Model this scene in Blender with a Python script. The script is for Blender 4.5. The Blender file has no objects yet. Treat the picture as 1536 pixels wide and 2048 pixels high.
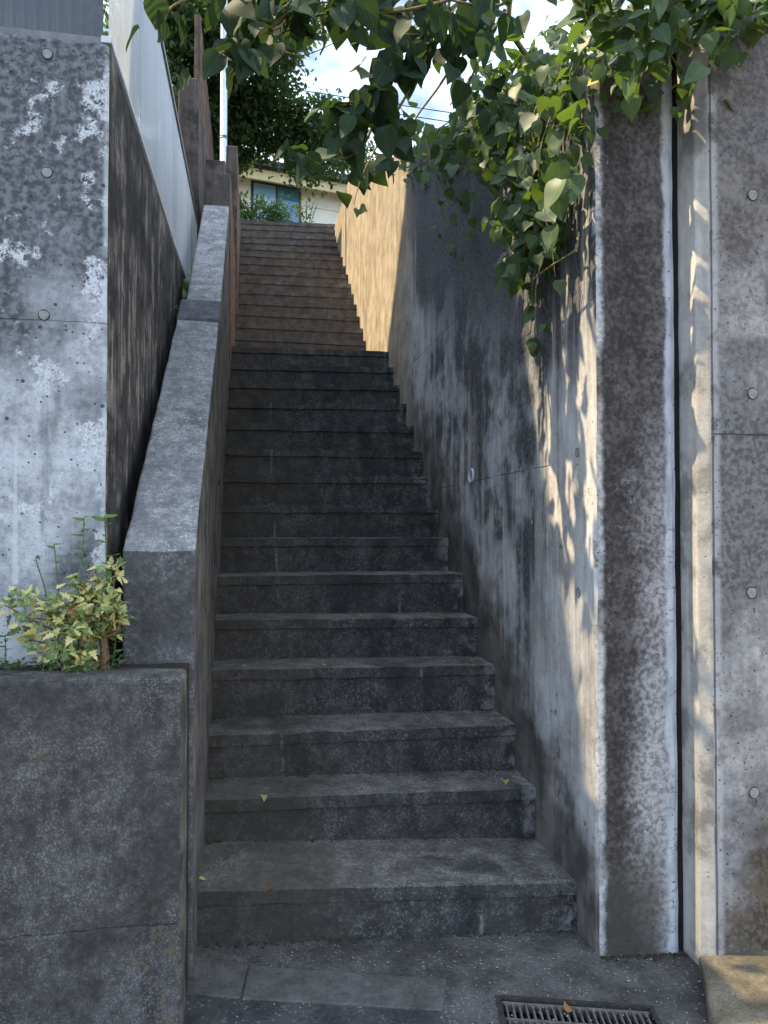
import bpy, bmesh, math, random
from mathutils import Vector, Matrix, noise as mnoise
R = math.radians
S = bpy.context.scene
COL = S.collection
random.seed(7)

# ------------------------------------------------------------------ camera, sky, sun, exposure
EYE = 1.37
FPX, CX, CY = 1500.0, 768.0, 1024.0
YAW = math.atan(268 / FPX); PITCH = math.atan(31 / math.hypot(FPX, 268))
cam = bpy.data.cameras.new('camera'); cam_o = bpy.data.objects.new('camera', cam); COL.objects.link(cam_o)
cam_o.location = (0, 0, EYE); cam_o.rotation_euler = (R(90) + PITCH, 0, -YAW)
cam.sensor_width = 36; cam.sensor_fit = 'AUTO'; cam.lens = FPX / 2048 * 36
cam.clip_start = .02; cam.clip_end = 600
S.camera = cam_o

SUN = Vector((1, -.2, -1.55)).normalized()           # direction the sunlight travels
ELEV = math.asin(-SUN.z); AZ = math.atan2(-SUN.x, -SUN.y)
W = bpy.data.worlds.new('World'); S.world = W; W.use_nodes = True
wn = W.node_tree; bg = wn.nodes['Background']
sky = wn.nodes.new('ShaderNodeTexSky'); sky.sky_type = 'NISHITA'; sky.sun_disc = False
sky.sun_elevation = ELEV; sky.sun_rotation = AZ % (2 * math.pi)
sky.air_density = 1.0; sky.dust_density = .6; sky.ozone_density = 1.6
bg.inputs[1].default_value = .13
def wnode(t, **k):
    n = wn.nodes.new(t)
    for a, b in k.items(): setattr(n, a, b)
    return n
# broken white cloud over the blue, laid on a plane above the place
g = wnode('ShaderNodeTexCoord'); sp = wnode('ShaderNodeSeparateXYZ'); wn.links.new(g.outputs['Generated'], sp.inputs[0])
zz = wnode('ShaderNodeMath', operation='MAXIMUM'); wn.links.new(sp.outputs[2], zz.inputs[0]); zz.inputs[1].default_value = .03
za = wnode('ShaderNodeMath', operation='ADD'); wn.links.new(zz.outputs[0], za.inputs[0]); za.inputs[1].default_value = .12
cb = wnode('ShaderNodeCombineXYZ')
for i in (0, 1):
    d = wnode('ShaderNodeMath', operation='DIVIDE'); wn.links.new(sp.outputs[i], d.inputs[0]); wn.links.new(za.outputs[0], d.inputs[1])
    wn.links.new(d.outputs[0], cb.inputs[i])
cn = wnode('ShaderNodeTexNoise'); cn.inputs['Scale'].default_value = 1.7; cn.inputs['Detail'].default_value = 9; cn.inputs['Roughness'].default_value = .6
wn.links.new(cb.outputs[0], cn.inputs['Vector'])
mr = wnode('ShaderNodeMapRange', interpolation_type='SMOOTHSTEP'); wn.links.new(cn.outputs[0], mr.inputs[0])
mr.inputs[1].default_value = .37; mr.inputs[2].default_value = .55; mr.inputs[3].default_value = 0; mr.inputs[4].default_value = .92
mx = wnode('ShaderNodeMix', data_type='RGBA'); wn.links.new(mr.outputs[0], mx.inputs[0]); wn.links.new(sky.outputs[0], mx.inputs[6])
mx.inputs[7].default_value = (6.6, 7.7, 9.3, 1)
wn.links.new(mx.outputs[2], bg.inputs[0])

sun = bpy.data.lights.new('sun', 'SUN'); sun.energy = 5.0; sun.angle = R(.53); sun.color = (1, .81, .53)
sun_o = bpy.data.objects.new('sun', sun); COL.objects.link(sun_o)
sun_o.rotation_euler = SUN.to_track_quat('-Z', 'Y').to_euler(); sun_o.location = (-8, 6, 18)
vs = S.view_settings; vs.view_transform = 'Standard'; vs.look = 'None'; vs.gamma = 1; vs.exposure = 1.22; vs.use_curve_mapping = False
S.cycles.max_bounces = 8; S.cycles.diffuse_bounces = 5; S.cycles.transparent_max_bounces = 12

# ------------------------------------------------------------------ measuring helpers (photo pixel + a plane -> a place)
def ray(u, v):
    x, y, z = (u - CX) / FPX, 1.0, -(v - CY) / FPX
    c, s = math.cos(PITCH), math.sin(PITCH); y, z = y * c - z * s, y * s + z * c
    c, s = math.cos(YAW), math.sin(YAW); return Vector((x * c + y * s, -x * s + y * c, z))
def at(u, v, Y): r = ray(u, v); r *= Y / r.y; return r + Vector((0, 0, EYE))
def atX(u, v, X): r = ray(u, v); r *= X / r.x; return r + Vector((0, 0, EYE))
def atZ(u, v, Z): r = ray(u, v); r *= (Z - EYE) / r.z; return r + Vector((0, 0, EYE))

def px(p):
    d = p - Vector((0, 0, EYE)); c, s_ = math.cos(YAW), math.sin(YAW); x, y = d.x * c - d.y * s_, d.x * s_ + d.y * c
    c, s_ = math.cos(PITCH), math.sin(PITCH); y, z = y * c + d.z * s_, -y * s_ + d.z * c
    return CX + FPX * x / y, CY - FPX * z / y
GAPS = [(640, 150, 75, 62), (872, 195, 40, 62), (752, 300, 20, 18), (540, 405, 75, 60), (640, 410, 45, 50), (560, 210, 60, 50)]
def in_gap(p):                                   # thin places in the foliage where sky and house show
    u, v = px(p); return any(((u - a) / ru) ** 2 + ((v - b) / rv_) ** 2 < 1 for a, b, ru, rv_ in GAPS)

# ------------------------------------------------------------------ material builder
class MB:
    def __init__(s, name):
        s.m = bpy.data.materials.new(name); s.m.use_nodes = True; s.t = s.m.node_tree
        s.b = s.t.nodes['Principled BSDF']; s.geo = s.t.nodes.new('ShaderNodeNewGeometry')
        sp = s.t.nodes.new('ShaderNodeSeparateXYZ'); s.t.links.new(s.geo.outputs['Position'], sp.inputs[0])
        s.x, s.y, s.z = sp.outputs
        s.P = s.geo.outputs['Position']
    def put(s, sock, v):
        if isinstance(v, bpy.types.NodeSocket): s.t.links.new(v, sock)
        elif isinstance(v, (tuple, list)):
            sock.default_value = tuple(v) + (1,) if len(v) == 3 and len(sock.default_value) == 4 else tuple(v)
        else: sock.default_value = v
    def op(s, o, a, b=0.0, clamp=False):
        n = s.t.nodes.new('ShaderNodeMath'); n.operation = o; n.use_clamp = clamp
        s.put(n.inputs[0], a); s.put(n.inputs[1], b); return n.outputs[0]
    def add(s, a, *bs):
        for b in bs: a = s.op('ADD', a, b)
        return a
    def sub(s, a, b): return s.op('SUBTRACT', a, b)
    def mul(s, a, *bs):
        for b in bs: a = s.op('MULTIPLY', a, b)
        return a
    def absd(s, a, c): return s.op('ABSOLUTE', s.sub(a, c))
    def noise(s, scale, det=6, rough=.55, st=(1, 1, 1), off=0.0, dist=0.0, vec=None):
        mp = s.t.nodes.new('ShaderNodeMapping'); s.t.links.new(vec or s.P, mp.inputs[0])
        mp.inputs['Scale'].default_value = st; mp.inputs['Location'].default_value = (off, off * 1.7, off * .6)
        n = s.t.nodes.new('ShaderNodeTexNoise'); n.inputs['Scale'].default_value = scale; n.inputs['Detail'].default_value = det
        n.inputs['Roughness'].default_value = rough; n.inputs['Distortion'].default_value = dist
        s.t.links.new(mp.outputs[0], n.inputs['Vector']); return n.outputs[0]
    def voro(s, scale, feature='F1', out='Distance', st=(1, 1, 1), off=0.0):
        mp = s.t.nodes.new('ShaderNodeMapping'); s.t.links.new(s.P, mp.inputs[0])
        mp.inputs['Scale'].default_value = st; mp.inputs['Location'].default_value = (off,) * 3
        n = s.t.nodes.new('ShaderNodeTexVoronoi'); n.feature = feature; n.inputs['Scale'].default_value = scale
        s.t.links.new(mp.outputs[0], n.inputs['Vector']); return n.outputs[out]
    def ss(s, x, lo, hi, a=0.0, b=1.0):
        n = s.t.nodes.new('ShaderNodeMapRange'); n.interpolation_type = 'SMOOTHSTEP'
        s.put(n.inputs[0], x)
        if lo > hi: lo, hi, a, b = hi, lo, b, a
        for i, v in zip((1, 2, 3, 4), (lo, hi, a, b)): n.inputs[i].default_value = v
        return n.outputs[0]
    def mix(s, f, a, b, mode='MIX'):
        n = s.t.nodes.new('ShaderNodeMix'); n.data_type = 'RGBA'; n.blend_type = mode
        s.put(n.inputs[0], f); s.put(n.inputs[6], a); s.put(n.inputs[7], b); return n.outputs[2]
    def inv(s, a): return s.sub(1.0, a)
    def bump(s, h, strength=.6, dist=.01):
        n = s.t.nodes.new('ShaderNodeBump'); n.inputs['Strength'].default_value = strength; n.inputs['Distance'].default_value = dist
        s.put(n.inputs['Height'], h); s.t.links.new(n.outputs[0], s.b.inputs['Normal'])
    def pits(s, scale, size=.22, off=0.0):
        d = s.voro(scale, off=off); k = s.voro(scale, out='Color', off=off)
        sp = s.t.nodes.new('ShaderNodeSeparateColor'); s.t.links.new(k, sp.inputs[0])
        return s.mul(s.ss(d, size, size * .55), s.ss(sp.outputs[0], .78, .84))
    def done(s, col, rough=.9, spec=.25):
        s.put(s.b.inputs['Base Color'], col); s.put(s.b.inputs['Roughness'], rough)
        s.b.inputs['Specular IOR Level'].default_value = spec
        return s.m

def simple(name, col, rough=.6, metal=0.0, var=.25, scale=20, bump=.0):
    m = MB(name); n = m.noise(scale, 6)
    c = m.mix(m.ss(n, .3, .7), tuple(v * (1 - var) for v in col), tuple(min(1, v * (1 + var)) for v in col))
    m.b.inputs['Metallic'].default_value = metal
    if bump: m.bump(n, bump, .004)
    return m.done(c, rough)

def line_z(m, z0, w=.0025, wob=.006):          # a joint left by the form boards, at one height
    zz = m.add(m.z, m.mul(m.sub(m.noise(6, 3), .5), wob)); return m.ss(m.absd(zz, z0), w * 1.8, w * .6)
def line_x(m, axis, c, w=.0025, wob=.004):
    zz = m.add(axis, m.mul(m.sub(m.noise(5, 3, off=3), .5), wob)); return m.ss(m.absd(zz, c), w * 1.8, w * .6)

def mat_left_front():
    m = MB('weathered_grey_concrete')
    big, mid, fine, sp_ = m.noise(1.9, 8, .6, off=4.3), m.noise(8, 9, .62), m.noise(48, 6, .6), m.noise(190, 3, .6)
    zt = m.ss(m.z, 1.75, 2.35)
    c = m.mix(m.ss(m.add(m.mul(mid, .6), m.mul(fine, .4)), .36, .62), (.24, .255, .275), (.50, .52, .545))
    c = m.mix(m.mul(m.ss(sp_, .58, .7), .5), c, (.10, .105, .11))
    # the wet right border and the upper half are grown over with black algae
    edge = m.ss(m.add(m.x, m.mul(m.sub(big, .5), .35)), -.60, -.42)
    dk = m.add(m.mul(big, .90), m.mul(mid, .26), m.mul(fine, .10), m.mul(zt, .34), m.mul(edge, .10))
    dm = m.ss(dk, .70, .86)
    dcol = m.mix(m.ss(fine, .4, .62), (.068, .074, .083), (.175, .183, .197))  # dark growth, its colour lifted to imitate lens haze
    c = m.mix(dm, c, dcol)
    fl = m.noise(6.5, 12, .68, off=9.1)                      # crisp flakes of bare lime where the growth has peeled
    fl2 = m.add(fl, m.mul(m.ss(m.x, -.52, -.40), .10), m.mul(m.sub(mid, .5), .25))
    c = m.mix(m.mul(m.ss(fl2, .565, .615), m.ss(m.add(m.mul(fine, .6), m.mul(sp_, .4)), .40, .52)), c, m.mix(m.ss(sp_, .4, .6), (.40, .42, .45), (.58, .60, .62)))
    low = m.ss(m.z, 2.05, 1.65)
    dr = m.noise(26, 3, .5, st=(1, 1, .035), off=2)
    c = m.mix(m.mul(m.ss(dr, .60, .68), low, .55), c, (.56, .58, .60))
    wetd = m.noise(12, 5, .6, st=(1, 1, .12), off=6)
    c = m.mix(m.mul(m.ss(wetd, .56, .72), .55), c, (.075, .08, .085))
    edge2 = m.mul(m.ss(m.x, -.425, -.410), m.ss(mid, .36, .55))
    c = m.mix(m.mul(edge2, .75), c, (.52, .54, .56))
    pit = m.pits(62, .24); pit2 = m.pits(24, .16, off=5)
    pp = m.op('MAXIMUM', pit, pit2); c = m.mix(m.mul(pp, .85), c, (.035, .037, .04))
    ln = line_z(m, 1.955, .0022, .012); c = m.mix(m.mul(ln, m.ss(m.noise(5, 4, off=2), .4, .6), .6), c, (.06, .06, .065))
    h = m.add(m.mul(fine, .5), m.mul(sp_, .35), m.mul(pp, -1.2), m.mul(ln, -1.4), m.mul(mid, .6))
    m.bump(h, .55, .008); return m.done(c, .92)

def mat_streak(name, lo, hi, pale, amount=.45, off=0.0):
    """old concrete with run-off stains: broad soft runs broken up by mottling"""
    m = MB(name)
    st = m.noise(7, 7, .66, st=(1, 1, .10), off=off, dist=.3); st2 = m.noise(24, 6, .66, st=(1, 1, .075), off=off + 3, dist=.4)
    mid, fine, big = m.noise(6, 10, .68, off=off), m.noise(70, 6, .68), m.noise(1.7, 5, .6, off=off + 1)
    c = m.mix(m.ss(m.add(m.mul(st, .30), m.mul(st2, .16), m.mul(mid, .44), m.mul(fine, .12)), .42, .62), lo, hi)
    run = m.ss(m.add(st2, m.mul(m.sub(mid, .5), .8), m.mul(m.sub(st, .5), .6)), .54, .66)
    c = m.mix(m.mul(run, m.ss(big, .30, .55), m.ss(fine, .30, .48), amount), c, pale)
    c = m.mix(m.mul(m.ss(m.add(mid, m.mul(m.sub(big, .5), .6)), .48, .36), .6), c, tuple(v * .5 for v in lo))
    pit = m.pits(40, .2, off=off); c = m.mix(m.mul(pit, .6), c, (.025, .025, .025))
    m.bump(m.add(m.mul(st2, .2), m.mul(fine, .5), m.mul(mid, .5), m.mul(pit, -1)), .5, .007)
    return m.done(c, .92)

def mat_speckle(name, lo, hi, grain=150, ochre=None, joint=None, extra=None, worn=0.0):
    m = MB(name)
    big, mid, fine, sp_ = m.noise(2.6, 7, .62, off=1.3), m.noise(13, 9, .68, off=2.1), m.noise(55, 8, .72), m.noise(grain, 5, .72)
    st = m.noise(11, 6, .62, st=(1, 1, .16), off=6)
    c = m.mix(m.ss(m.add(m.mul(mid, .40), m.mul(fine, .40), m.mul(big, .25)), .40, .68), lo, hi)
    c = m.mix(m.mul(m.ss(m.add(big, m.mul(m.sub(st, .5), .8)), .50, .68), .55), c, tuple(v * .55 for v in lo))
    pale = m.ss(m.add(m.mul(sp_, .75), m.mul(fine, .25), m.mul(mid, .18)), .60, .70)
    c = m.mix(m.mul(pale, m.ss(m.add(big, m.mul(m.sub(mid, .5), .8)), .36, .62, .15, .85)), c, tuple(min(.55, v * 1.7 + .02) for v in hi))
    c = m.mix(m.mul(m.ss(m.add(m.mul(sp_, .7), m.mul(mid, .3)), .44, .34), .6), c, tuple(v * .45 for v in lo))
    h = m.add(m.mul(fine, .7), m.mul(sp_, .6), m.mul(mid, .6))
    if ochre: c = m.mix(ochre(m, mid, fine), c, (.15, .115, .065))
    if joint: 
        ln = joint(m); c = m.mix(m.mul(ln, .6), c, (.02, .02, .022)); h = m.add(h, m.mul(ln, -1.5))
    if extra: c = extra(m, c, mid, fine, big)
    m.bump(h, .7, .008); return m.done(c, .93)

def planter_ochre(m, mid, fine):
    right_low = m.mul(m.ss(m.x, -.38, -.2), m.ss(m.z, .5, .25)); top = m.mul(m.ss(m.z, .93, .985), .55)
    v = m.ss(m.noise(34, 4, .55, off=8), .56, .66); few = m.mul(m.ss(m.noise(22, 2, .4, off=5), .70, .74), .7)
    return m.op('MAXIMUM', m.mul(v, m.add(right_low, top), .8), m.mul(few, .6))

def step_extra(m, c, mid, fine, big):
    # two long cracks through the flight, sealed with pale lime that has run out of them
    for cx, th, o in ((.135, .52, 0.0), (.76, .53, 7.0)):
        xx = m.add(m.x, m.mul(m.sub(m.noise(3, 3, .6, off=o), .5), .05), m.mul(m.sub(m.noise(30, 4, .6), .5), .016))
        ln = m.ss(m.absd(xx, cx), .009, .002)
        gate = m.ss(m.noise(2.6, 3, .6, off=o + 2), th - .03, th + .09)
        c = m.mix(m.mul(ln, gate, m.ss(fine, .36, .55), .6), c, (.30, .30, .29))
    lime = m.mul(m.ss(m.noise(7, 10, .7, off=4), .55, .70), m.ss(m.x, .2, 1.0, .3, 1.0))
    c = m.mix(m.mul(lime, m.ss(fine, .40, .62), .55), c, (.22, .225, .23))
    wet = m.ss(m.noise(3.5, 7, .62, st=(1, 1, .5), off=12), .50, .66); c = m.mix(m.mul(wet, .6), c, (.018, .022, .024))
    end = m.mul(m.ss(m.x, 1.00, 1.09), m.ss(mid, .46, .62)); c = m.mix(m.mul(end, .55), c, (.30, .30, .30))
    brown = m.ss(m.add(m.x, m.mul(m.sub(big, .5), 1.2)), .55, -.1); c = m.mix(m.mul(brown, .40), c, (.075, .060, .042))
    upper = m.ss(m.y, 6.5, 7.2); c = m.mix(m.mul(upper, .65), c, m.mix(m.ss(mid, .35, .65), (.085, .072, .062), (.155, .132, .115)))
    return c

def mat_right_side():
    m = MB('board_marked_concrete')
    big, mid, fine = m.noise(1.3, 7, .6, off=2.2), m.noise(7, 9, .62), m.noise(60, 6, .6)
    st = m.noise(11, 7, .66, st=(1, 1, .07), dist=.3); st2 = m.noise(30, 7, .68, st=(1, 1, .09), off=4, dist=.3)
    top = m.add(2.9, m.mul(m.op('MAXIMUM', m.sub(m.y, 2.27), 0.0), .40)); depth = m.sub(top, m.z)   # metres below the coping
    c = m.mix(m.ss(m.add(m.mul(st2, .4), m.mul(mid, .45), m.mul(fine, .2)), .40, .66), (.235, .225, .215), (.47, .455, .435))
    # black run-off from the coping, dense in the middle of the wall and thinning downward
    mids = m.mul(m.ss(m.y, 2.35, 3.0), m.ss(m.y, 5.3, 4.2)); run = m.add(m.mul(st, .62), m.mul(big, .42), m.mul(st2, .15), m.mul(mids, .22), m.mul(m.ss(depth, .1, 2.2), -.30), m.mul(m.sub(fine, .5), .12))
    dk = m.ss(run, .46, .57)
    c = m.mix(m.mul(dk, .92), c, m.mix(m.ss(fine, .4, .6), (.022, .024, .030), (.085, .086, .092)))
    # the far stretch: timber-brown streaks
    far = m.ss(m.y, 4.7, 5.6); sc = m.mix(m.ss(m.add(m.mul(st, .45), m.mul(st2, .25), m.mul(mid, .35)), .42, .64), (.20, .155, .10), (.45, .375, .26))
    c = m.mix(m.mul(far, .85), c, sc)
    # brown damp foot following the steps
    rise = m.add(m.mul(m.sub(m.y, 2.42), .75), .16); foot = m.sub(m.z, rise)
    ft = m.ss(m.add(foot, m.mul(m.sub(mid, .5), .5)), .42, .05); c = m.mix(m.mul(ft, m.inv(far), .85), c, m.mix(m.ss(m.add(m.mul(mid, .6), m.mul(st, .4)), .40, .62), (.036, .034, .034), (.155, .138, .12)))
    # pale lime haze low on the wall
    lime = m.mul(m.ss(m.noise(3.0, 9, .66, off=7), .42, .60), m.ss(depth, .7, 1.6), m.inv(ft), m.inv(far)); c = m.mix(m.mul(lime, .75), c, m.mix(m.ss(st2, .4, .6), (.44, .45, .46), (.60, .605, .61)))
    blk = m.mul(m.ss(m.noise(16, 8, .7, off=11), .60, .66), m.ss(m.noise(2.3, 2, .5, off=3), .52, .6)); c = m.mix(m.mul(blk, .8), c, (.06, .058, .055))
    lnv = m.op('MAXIMUM', line_x(m, m.y, 2.86, .0022), m.op('MAXIMUM', line_x(m, m.y, 3.77, .0022), line_x(m, m.y, 4.67, .0025)))
    lnh = m.mul(m.op('MAXIMUM', line_z(m, 1.60, .002, .01), line_z(m, 2.50, .002, .01)), m.ss(m.noise(2.2, 2), .44, .52))
    ln = m.op('MAXIMUM', lnv, lnh); c = m.mix(m.mul(ln, .7), c, (.05, .05, .05))
    pit = m.pits(34, .2); c = m.mix(m.mul(pit, .75), c, (.05, .05, .05))
    m.bump(m.add(m.mul(st2, .3), m.mul(fine, .45), m.mul(ln, -1.3), m.mul(pit, -.8), m.mul(mid, .3)), .5, .008)
    return m.done(c, .9)

def mat_pillar():
    m = MB('stained_pillar_concrete')
    big, mid, fine, sp_ = m.noise(2.2, 7, .6, off=3), m.noise(10, 9, .65), m.noise(60, 6, .65), m.noise(170, 3, .65)
    xw = m.add(m.x, m.mul(m.sub(m.noise(1.3, 7, .62, off=5), .5), .34), m.mul(m.sub(mid, .5), .07), m.mul(m.sub(fine, .5), .06))
    c = m.mix(m.ss(m.add(m.mul(fine, .6), m.mul(mid, .4)), .40, .66), (.036, .032, .032), (.115, .102, .098))
    c = m.mix(m.mul(m.ss(m.add(m.mul(sp_, .7), m.mul(mid, .4)), .62, .76), .45), c, (.24, .225, .215))
    rt = m.ss(xw, 1.20, 1.34); rt = m.mul(rt, m.add(.14, m.mul(m.ss(m.add(m.z, m.mul(m.sub(big, .5), .8)), 2.0, 1.1), .80)))
    c = m.mix(rt, c, m.mix(m.ss(fine, .36, .62), (.20, .195, .195), (.44, .435, .435)))
    ft = m.ss(m.add(m.z, m.mul(m.sub(mid, .5), .5)), .42, .12); c = m.mix(m.mul(ft, m.ss(m.x, 1.36, 1.28), .8), c, (.062, .056, .045))
    band = m.ss(m.add(m.x, m.mul(m.sub(m.noise(3, 8, .7, off=2), .5), .09)), 1.335, 1.352)
    c = m.mix(m.mul(band, .9), c, m.mix(m.ss(m.noise(30, 6, .6, st=(1, 1, .3)), .35, .6), (.36, .39, .43), (.54, .57, .61)))
    ed = m.ss(m.add(m.x, m.mul(m.sub(m.noise(9, 8, .72, off=6), .5), .05)), 1.134, 1.112); c = m.mix(m.mul(ed, m.ss(m.noise(4, 6, .6, off=14), .3, .55), .85), c, m.mix(m.ss(fine, .35, .6), (.38, .39, .40), (.60, .61, .62)))
    cr = m.mul(m.ss(m.absd(m.noise(9, 5, .6, st=(.5, .5, 1.5), off=8), .5), .012, .003), m.ss(m.noise(3, 2, off=8), .45, .6), m.op('MAXIMUM', band, ed)); c = m.mix(m.mul(cr, .6), c, (.08, .08, .08))
    wh = m.mul(m.ss(m.noise(24, 6, .65, off=12), .66, .71), m.ss(m.noise(3, 2, off=1), .5, .62)); c = m.mix(m.mul(wh, .7), c, (.42, .42, .42))
    pit = m.pits(55, .22); c = m.mix(m.mul(pit, .8), c, (.03, .03, .03))
    m.bump(m.add(m.mul(fine, .6), m.mul(sp_, .5), m.mul(pit, -1), m.mul(mid, .5)), .6, .008); return m.done(c, .92)

def mat_right_front():
    m = MB('mottled_grey_concrete')
    big, mid, fine, sp_ = m.noise(2.0, 8, .6, off=7), m.noise(9, 9, .65), m.noise(55, 6, .6), m.noise(170, 3, .6)
    st = m.noise(34, 4, .6, st=(1, 1, .06))
    c = m.mix(m.ss(m.add(m.mul(mid, .5), m.mul(fine, .35), m.mul(st, .15)), .40, .62), (.20, .19, .182), (.47, .45, .435))
    topb = m.ss(m.add(m.z, m.mul(m.sub(big, .5), 1.1)), 1.75, 2.3); c = m.mix(m.mul(topb, .88), c, m.mix(m.ss(m.add(m.mul(mid, .5), m.mul(fine, .5)), .4, .64), (.075, .065, .06), (.185, .165, .152)))
    vein = m.mul(m.ss(m.voro(9, 'DISTANCE_TO_EDGE', off=3), .03, .006), m.ss(m.noise(4, 4, off=5), .5, .6)); c = m.mix(m.mul(vein, .10), c, (.42, .41, .40))
    dkm = m.ss(m.add(m.mul(big, .80), m.mul(mid, .26), m.mul(fine, .10), m.mul(m.ss(m.absd(m.z, 1.45), .6, .1), .12)), .56, .68); c = m.mix(m.mul(dkm, .88), c, m.mix(m.ss(fine, .4, .6), (.07, .068, .07), (.15, .145, .145)))
    rust = m.ss(m.sub(m.add(m.mul(m.sub(m.x, 1.44), 1.5), m.mul(m.sub(mid, .5), .7), m.mul(m.sub(fine, .5), .6)), m.mul(m.sub(m.z, .06), .9)), -.14, .12)
    c = m.mix(m.mul(rust, m.ss(m.x, 2.3, 1.7), .92), c, m.mix(m.ss(fine, .4, .62), (.040, .031, .020), (.115, .085, .055)))
    rb = m.mul(m.ss(m.x, 1.475, 1.455), m.ss(mid, .38, .52)); c = m.mix(m.mul(rb, .5), c, (.50, .49, .48))
    ln = m.op('MAXIMUM', line_z(m, 1.665, .002, .005), line_x(m, m.x, 1.442, .0025, .002)); c = m.mix(m.mul(ln, .75), c, (.04, .04, .04))
    pit = m.op('MAXIMUM', m.pits(48, .24), m.pits(95, .3, off=4)); c = m.mix(m.mul(pit, .8), c, (.05, .048, .046))
    m.bump(m.add(m.mul(fine, .5), m.mul(sp_, .35), m.mul(ln, -1.5), m.mul(pit, -1.1), m.mul(mid, .5)), .5, .008); return m.done(c, .9)

def mat_ground(name, lo, hi, chip, grain=95):
    m = MB(name); grain *= 1.5
    big, mid, fine = m.noise(1.6, 7, .6), m.noise(9, 8, .65), m.noise(70, 5, .6)
    c = m.mix(m.ss(m.add(m.mul(mid, .5), m.mul(big, .3), m.mul(fine, .25)), .40, .66), lo, hi)
    d = m.voro(grain); k = m.voro(grain, out='Color'); sc = m.t.nodes.new('ShaderNodeSeparateColor'); m.t.links.new(k, sc.inputs[0])
    stone = m.mul(m.ss(d, .55, .20), m.ss(sc.outputs[1], .35, .8)); c = m.mix(m.mul(stone, m.ss(mid, .40, .62), .55), c, m.mix(sc.outputs[2], lo, chip))
    moss = m.ss(m.noise(5, 6, .6, off=9), .60, .72); c = m.mix(m.mul(moss, .4), c, (.05, .05, .026))
    m.bump(m.add(m.mul(stone, .8), m.mul(fine, .5), m.mul(mid, .4)), .7, .006); return m.done(c, .9)

def mat_leaf(name, dark, paler, trans, thru=.4, island=False, alt=None, yellow=.0, rough=.5, spec=.3):
    m = MB(name); t = m.t
    if island: rnd = m.geo.outputs['Random Per Island']
    else:
        oi = t.nodes.new('ShaderNodeObjectInfo'); rnd = oi.outputs['Random']
    n = m.noise(38, 4, .6)
    c = m.mix(rnd, dark, paler)  # each leaf takes a random tone between the two colours
    if not island:                                   # midrib and side veins, from the leaf's own shape
        tc = t.nodes.new('ShaderNodeTexCoord'); sx = t.nodes.new('ShaderNodeSeparateXYZ'); t.links.new(tc.outputs['Generated'], sx.inputs[0])
        sd = m.absd(sx.outputs[0], .5); rib = m.ss(sd, .022, .006); lat = m.op('FRACT', m.mul(m.sub(sx.outputs[1], m.mul(sd, .7)), 8.0)); vn = m.mul(m.ss(m.absd(lat, .5), .10, .02), .55)
        c = m.mix(m.mul(m.op('MAXIMUM', rib, vn), .45), c, tuple(min(.4, v * 2.2 + .02) for v in paler))
    c = m.mix(m.mul(m.ss(n, .45, .7), .35), c, tuple(v * .6 for v in dark))
    tr = trans
    if alt:
        f = m.ss(rnd, 1 - yellow, 1 - yellow + .02); c = m.mix(f, c, alt); tr = m.mix(f, trans, alt)
    m.put(m.b.inputs['Base Color'], c); m.b.inputs['Roughness'].default_value = rough; m.b.inputs['Specular IOR Level'].default_value = spec
    tl = t.nodes.new('ShaderNodeBsdfTranslucent'); m.put(tl.inputs[0], tr)
    ms = t.nodes.new('ShaderNodeMixShader'); ms.inputs[0].default_value = thru
    t.links.new(m.b.outputs[0], ms.inputs[1]); t.links.new(tl.outputs[0], ms.inputs[2])
    t.links.new(ms.outputs[0], t.nodes['Material Output'].inputs['Surface']); return m.m

def mat_variegated(name):
    m = MB(name); t = m.t; oi = t.nodes.new('ShaderNodeObjectInfo'); rnd = oi.outputs['Random']
    n = m.noise(120, 4, .6)
    c = m.mix(m.ss(rnd, .0, .9), (.05, .115, .035), (.22, .34, .11))
    c = m.mix(m.mul(m.ss(n, .50, .60), .55), c, (.50, .50, .22)); c = m.mix(m.ss(rnd, .82, .87), c, (.62, .58, .22)); c = m.mix(m.ss(rnd, .965, .975), c, (.42, .18, .07))
    m.put(m.b.inputs['Base Color'], c); m.b.inputs['Roughness'].default_value = .4
    tl = t.nodes.new('ShaderNodeBsdfTranslucent'); m.put(tl.inputs[0], c)
    ms = t.nodes.new('ShaderNodeMixShader'); ms.inputs[0].default_value = .3
    t.links.new(m.b.outputs[0], ms.inputs[1]); t.links.new(tl.outputs[0], ms.inputs[2]); t.links.new(ms.outputs[0], t.nodes['Material Output'].inputs['Surface']); return m.m

def mat_sheet(name, col, clear, thru):
    # ribbed plastic sheet: milky, letting more light straight through where the rib is flat
    m = MB(name); t = m.t
    n = m.noise(3.5, 6, .6, st=(1, 1, .25)); c = m.mix(m.ss(n, .4, .7), col, tuple(v * .86 for v in col))
    m.put(m.b.inputs['Base Color'], c); m.b.inputs['Roughness'].default_value = .35
    tl = t.nodes.new('ShaderNodeBsdfTranslucent'); m.put(tl.inputs[0], c)
    ms = t.nodes.new('ShaderNodeMixShader'); ms.inputs[0].default_value = thru
    t.links.new(m.b.outputs[0], ms.inputs[1]); t.links.new(tl.outputs[0], ms.inputs[2])
    tp = t.nodes.new('ShaderNodeBsdfTransparent'); tp.inputs[0].default_value = (1, .98, .93, 1)
    sp = t.nodes.new('ShaderNodeSeparateXYZ'); t.links.new(m.geo.outputs['Normal'], sp.inputs[0])
    slope = m.op('ABSOLUTE', m.mul(sp.outputs[0], sp.outputs[1])); f = m.ss(slope, .20, .43, clear, clear * .15)
    m2 = t.nodes.new('ShaderNodeMixShader'); m.put(m2.inputs[0], f)
    t.links.new(ms.outputs[0], m2.inputs[1]); t.links.new(tp.outputs[0], m2.inputs[2]); t.links.new(m2.outputs[0], t.nodes['Material Output'].inputs['Surface']); return m.m

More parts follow.
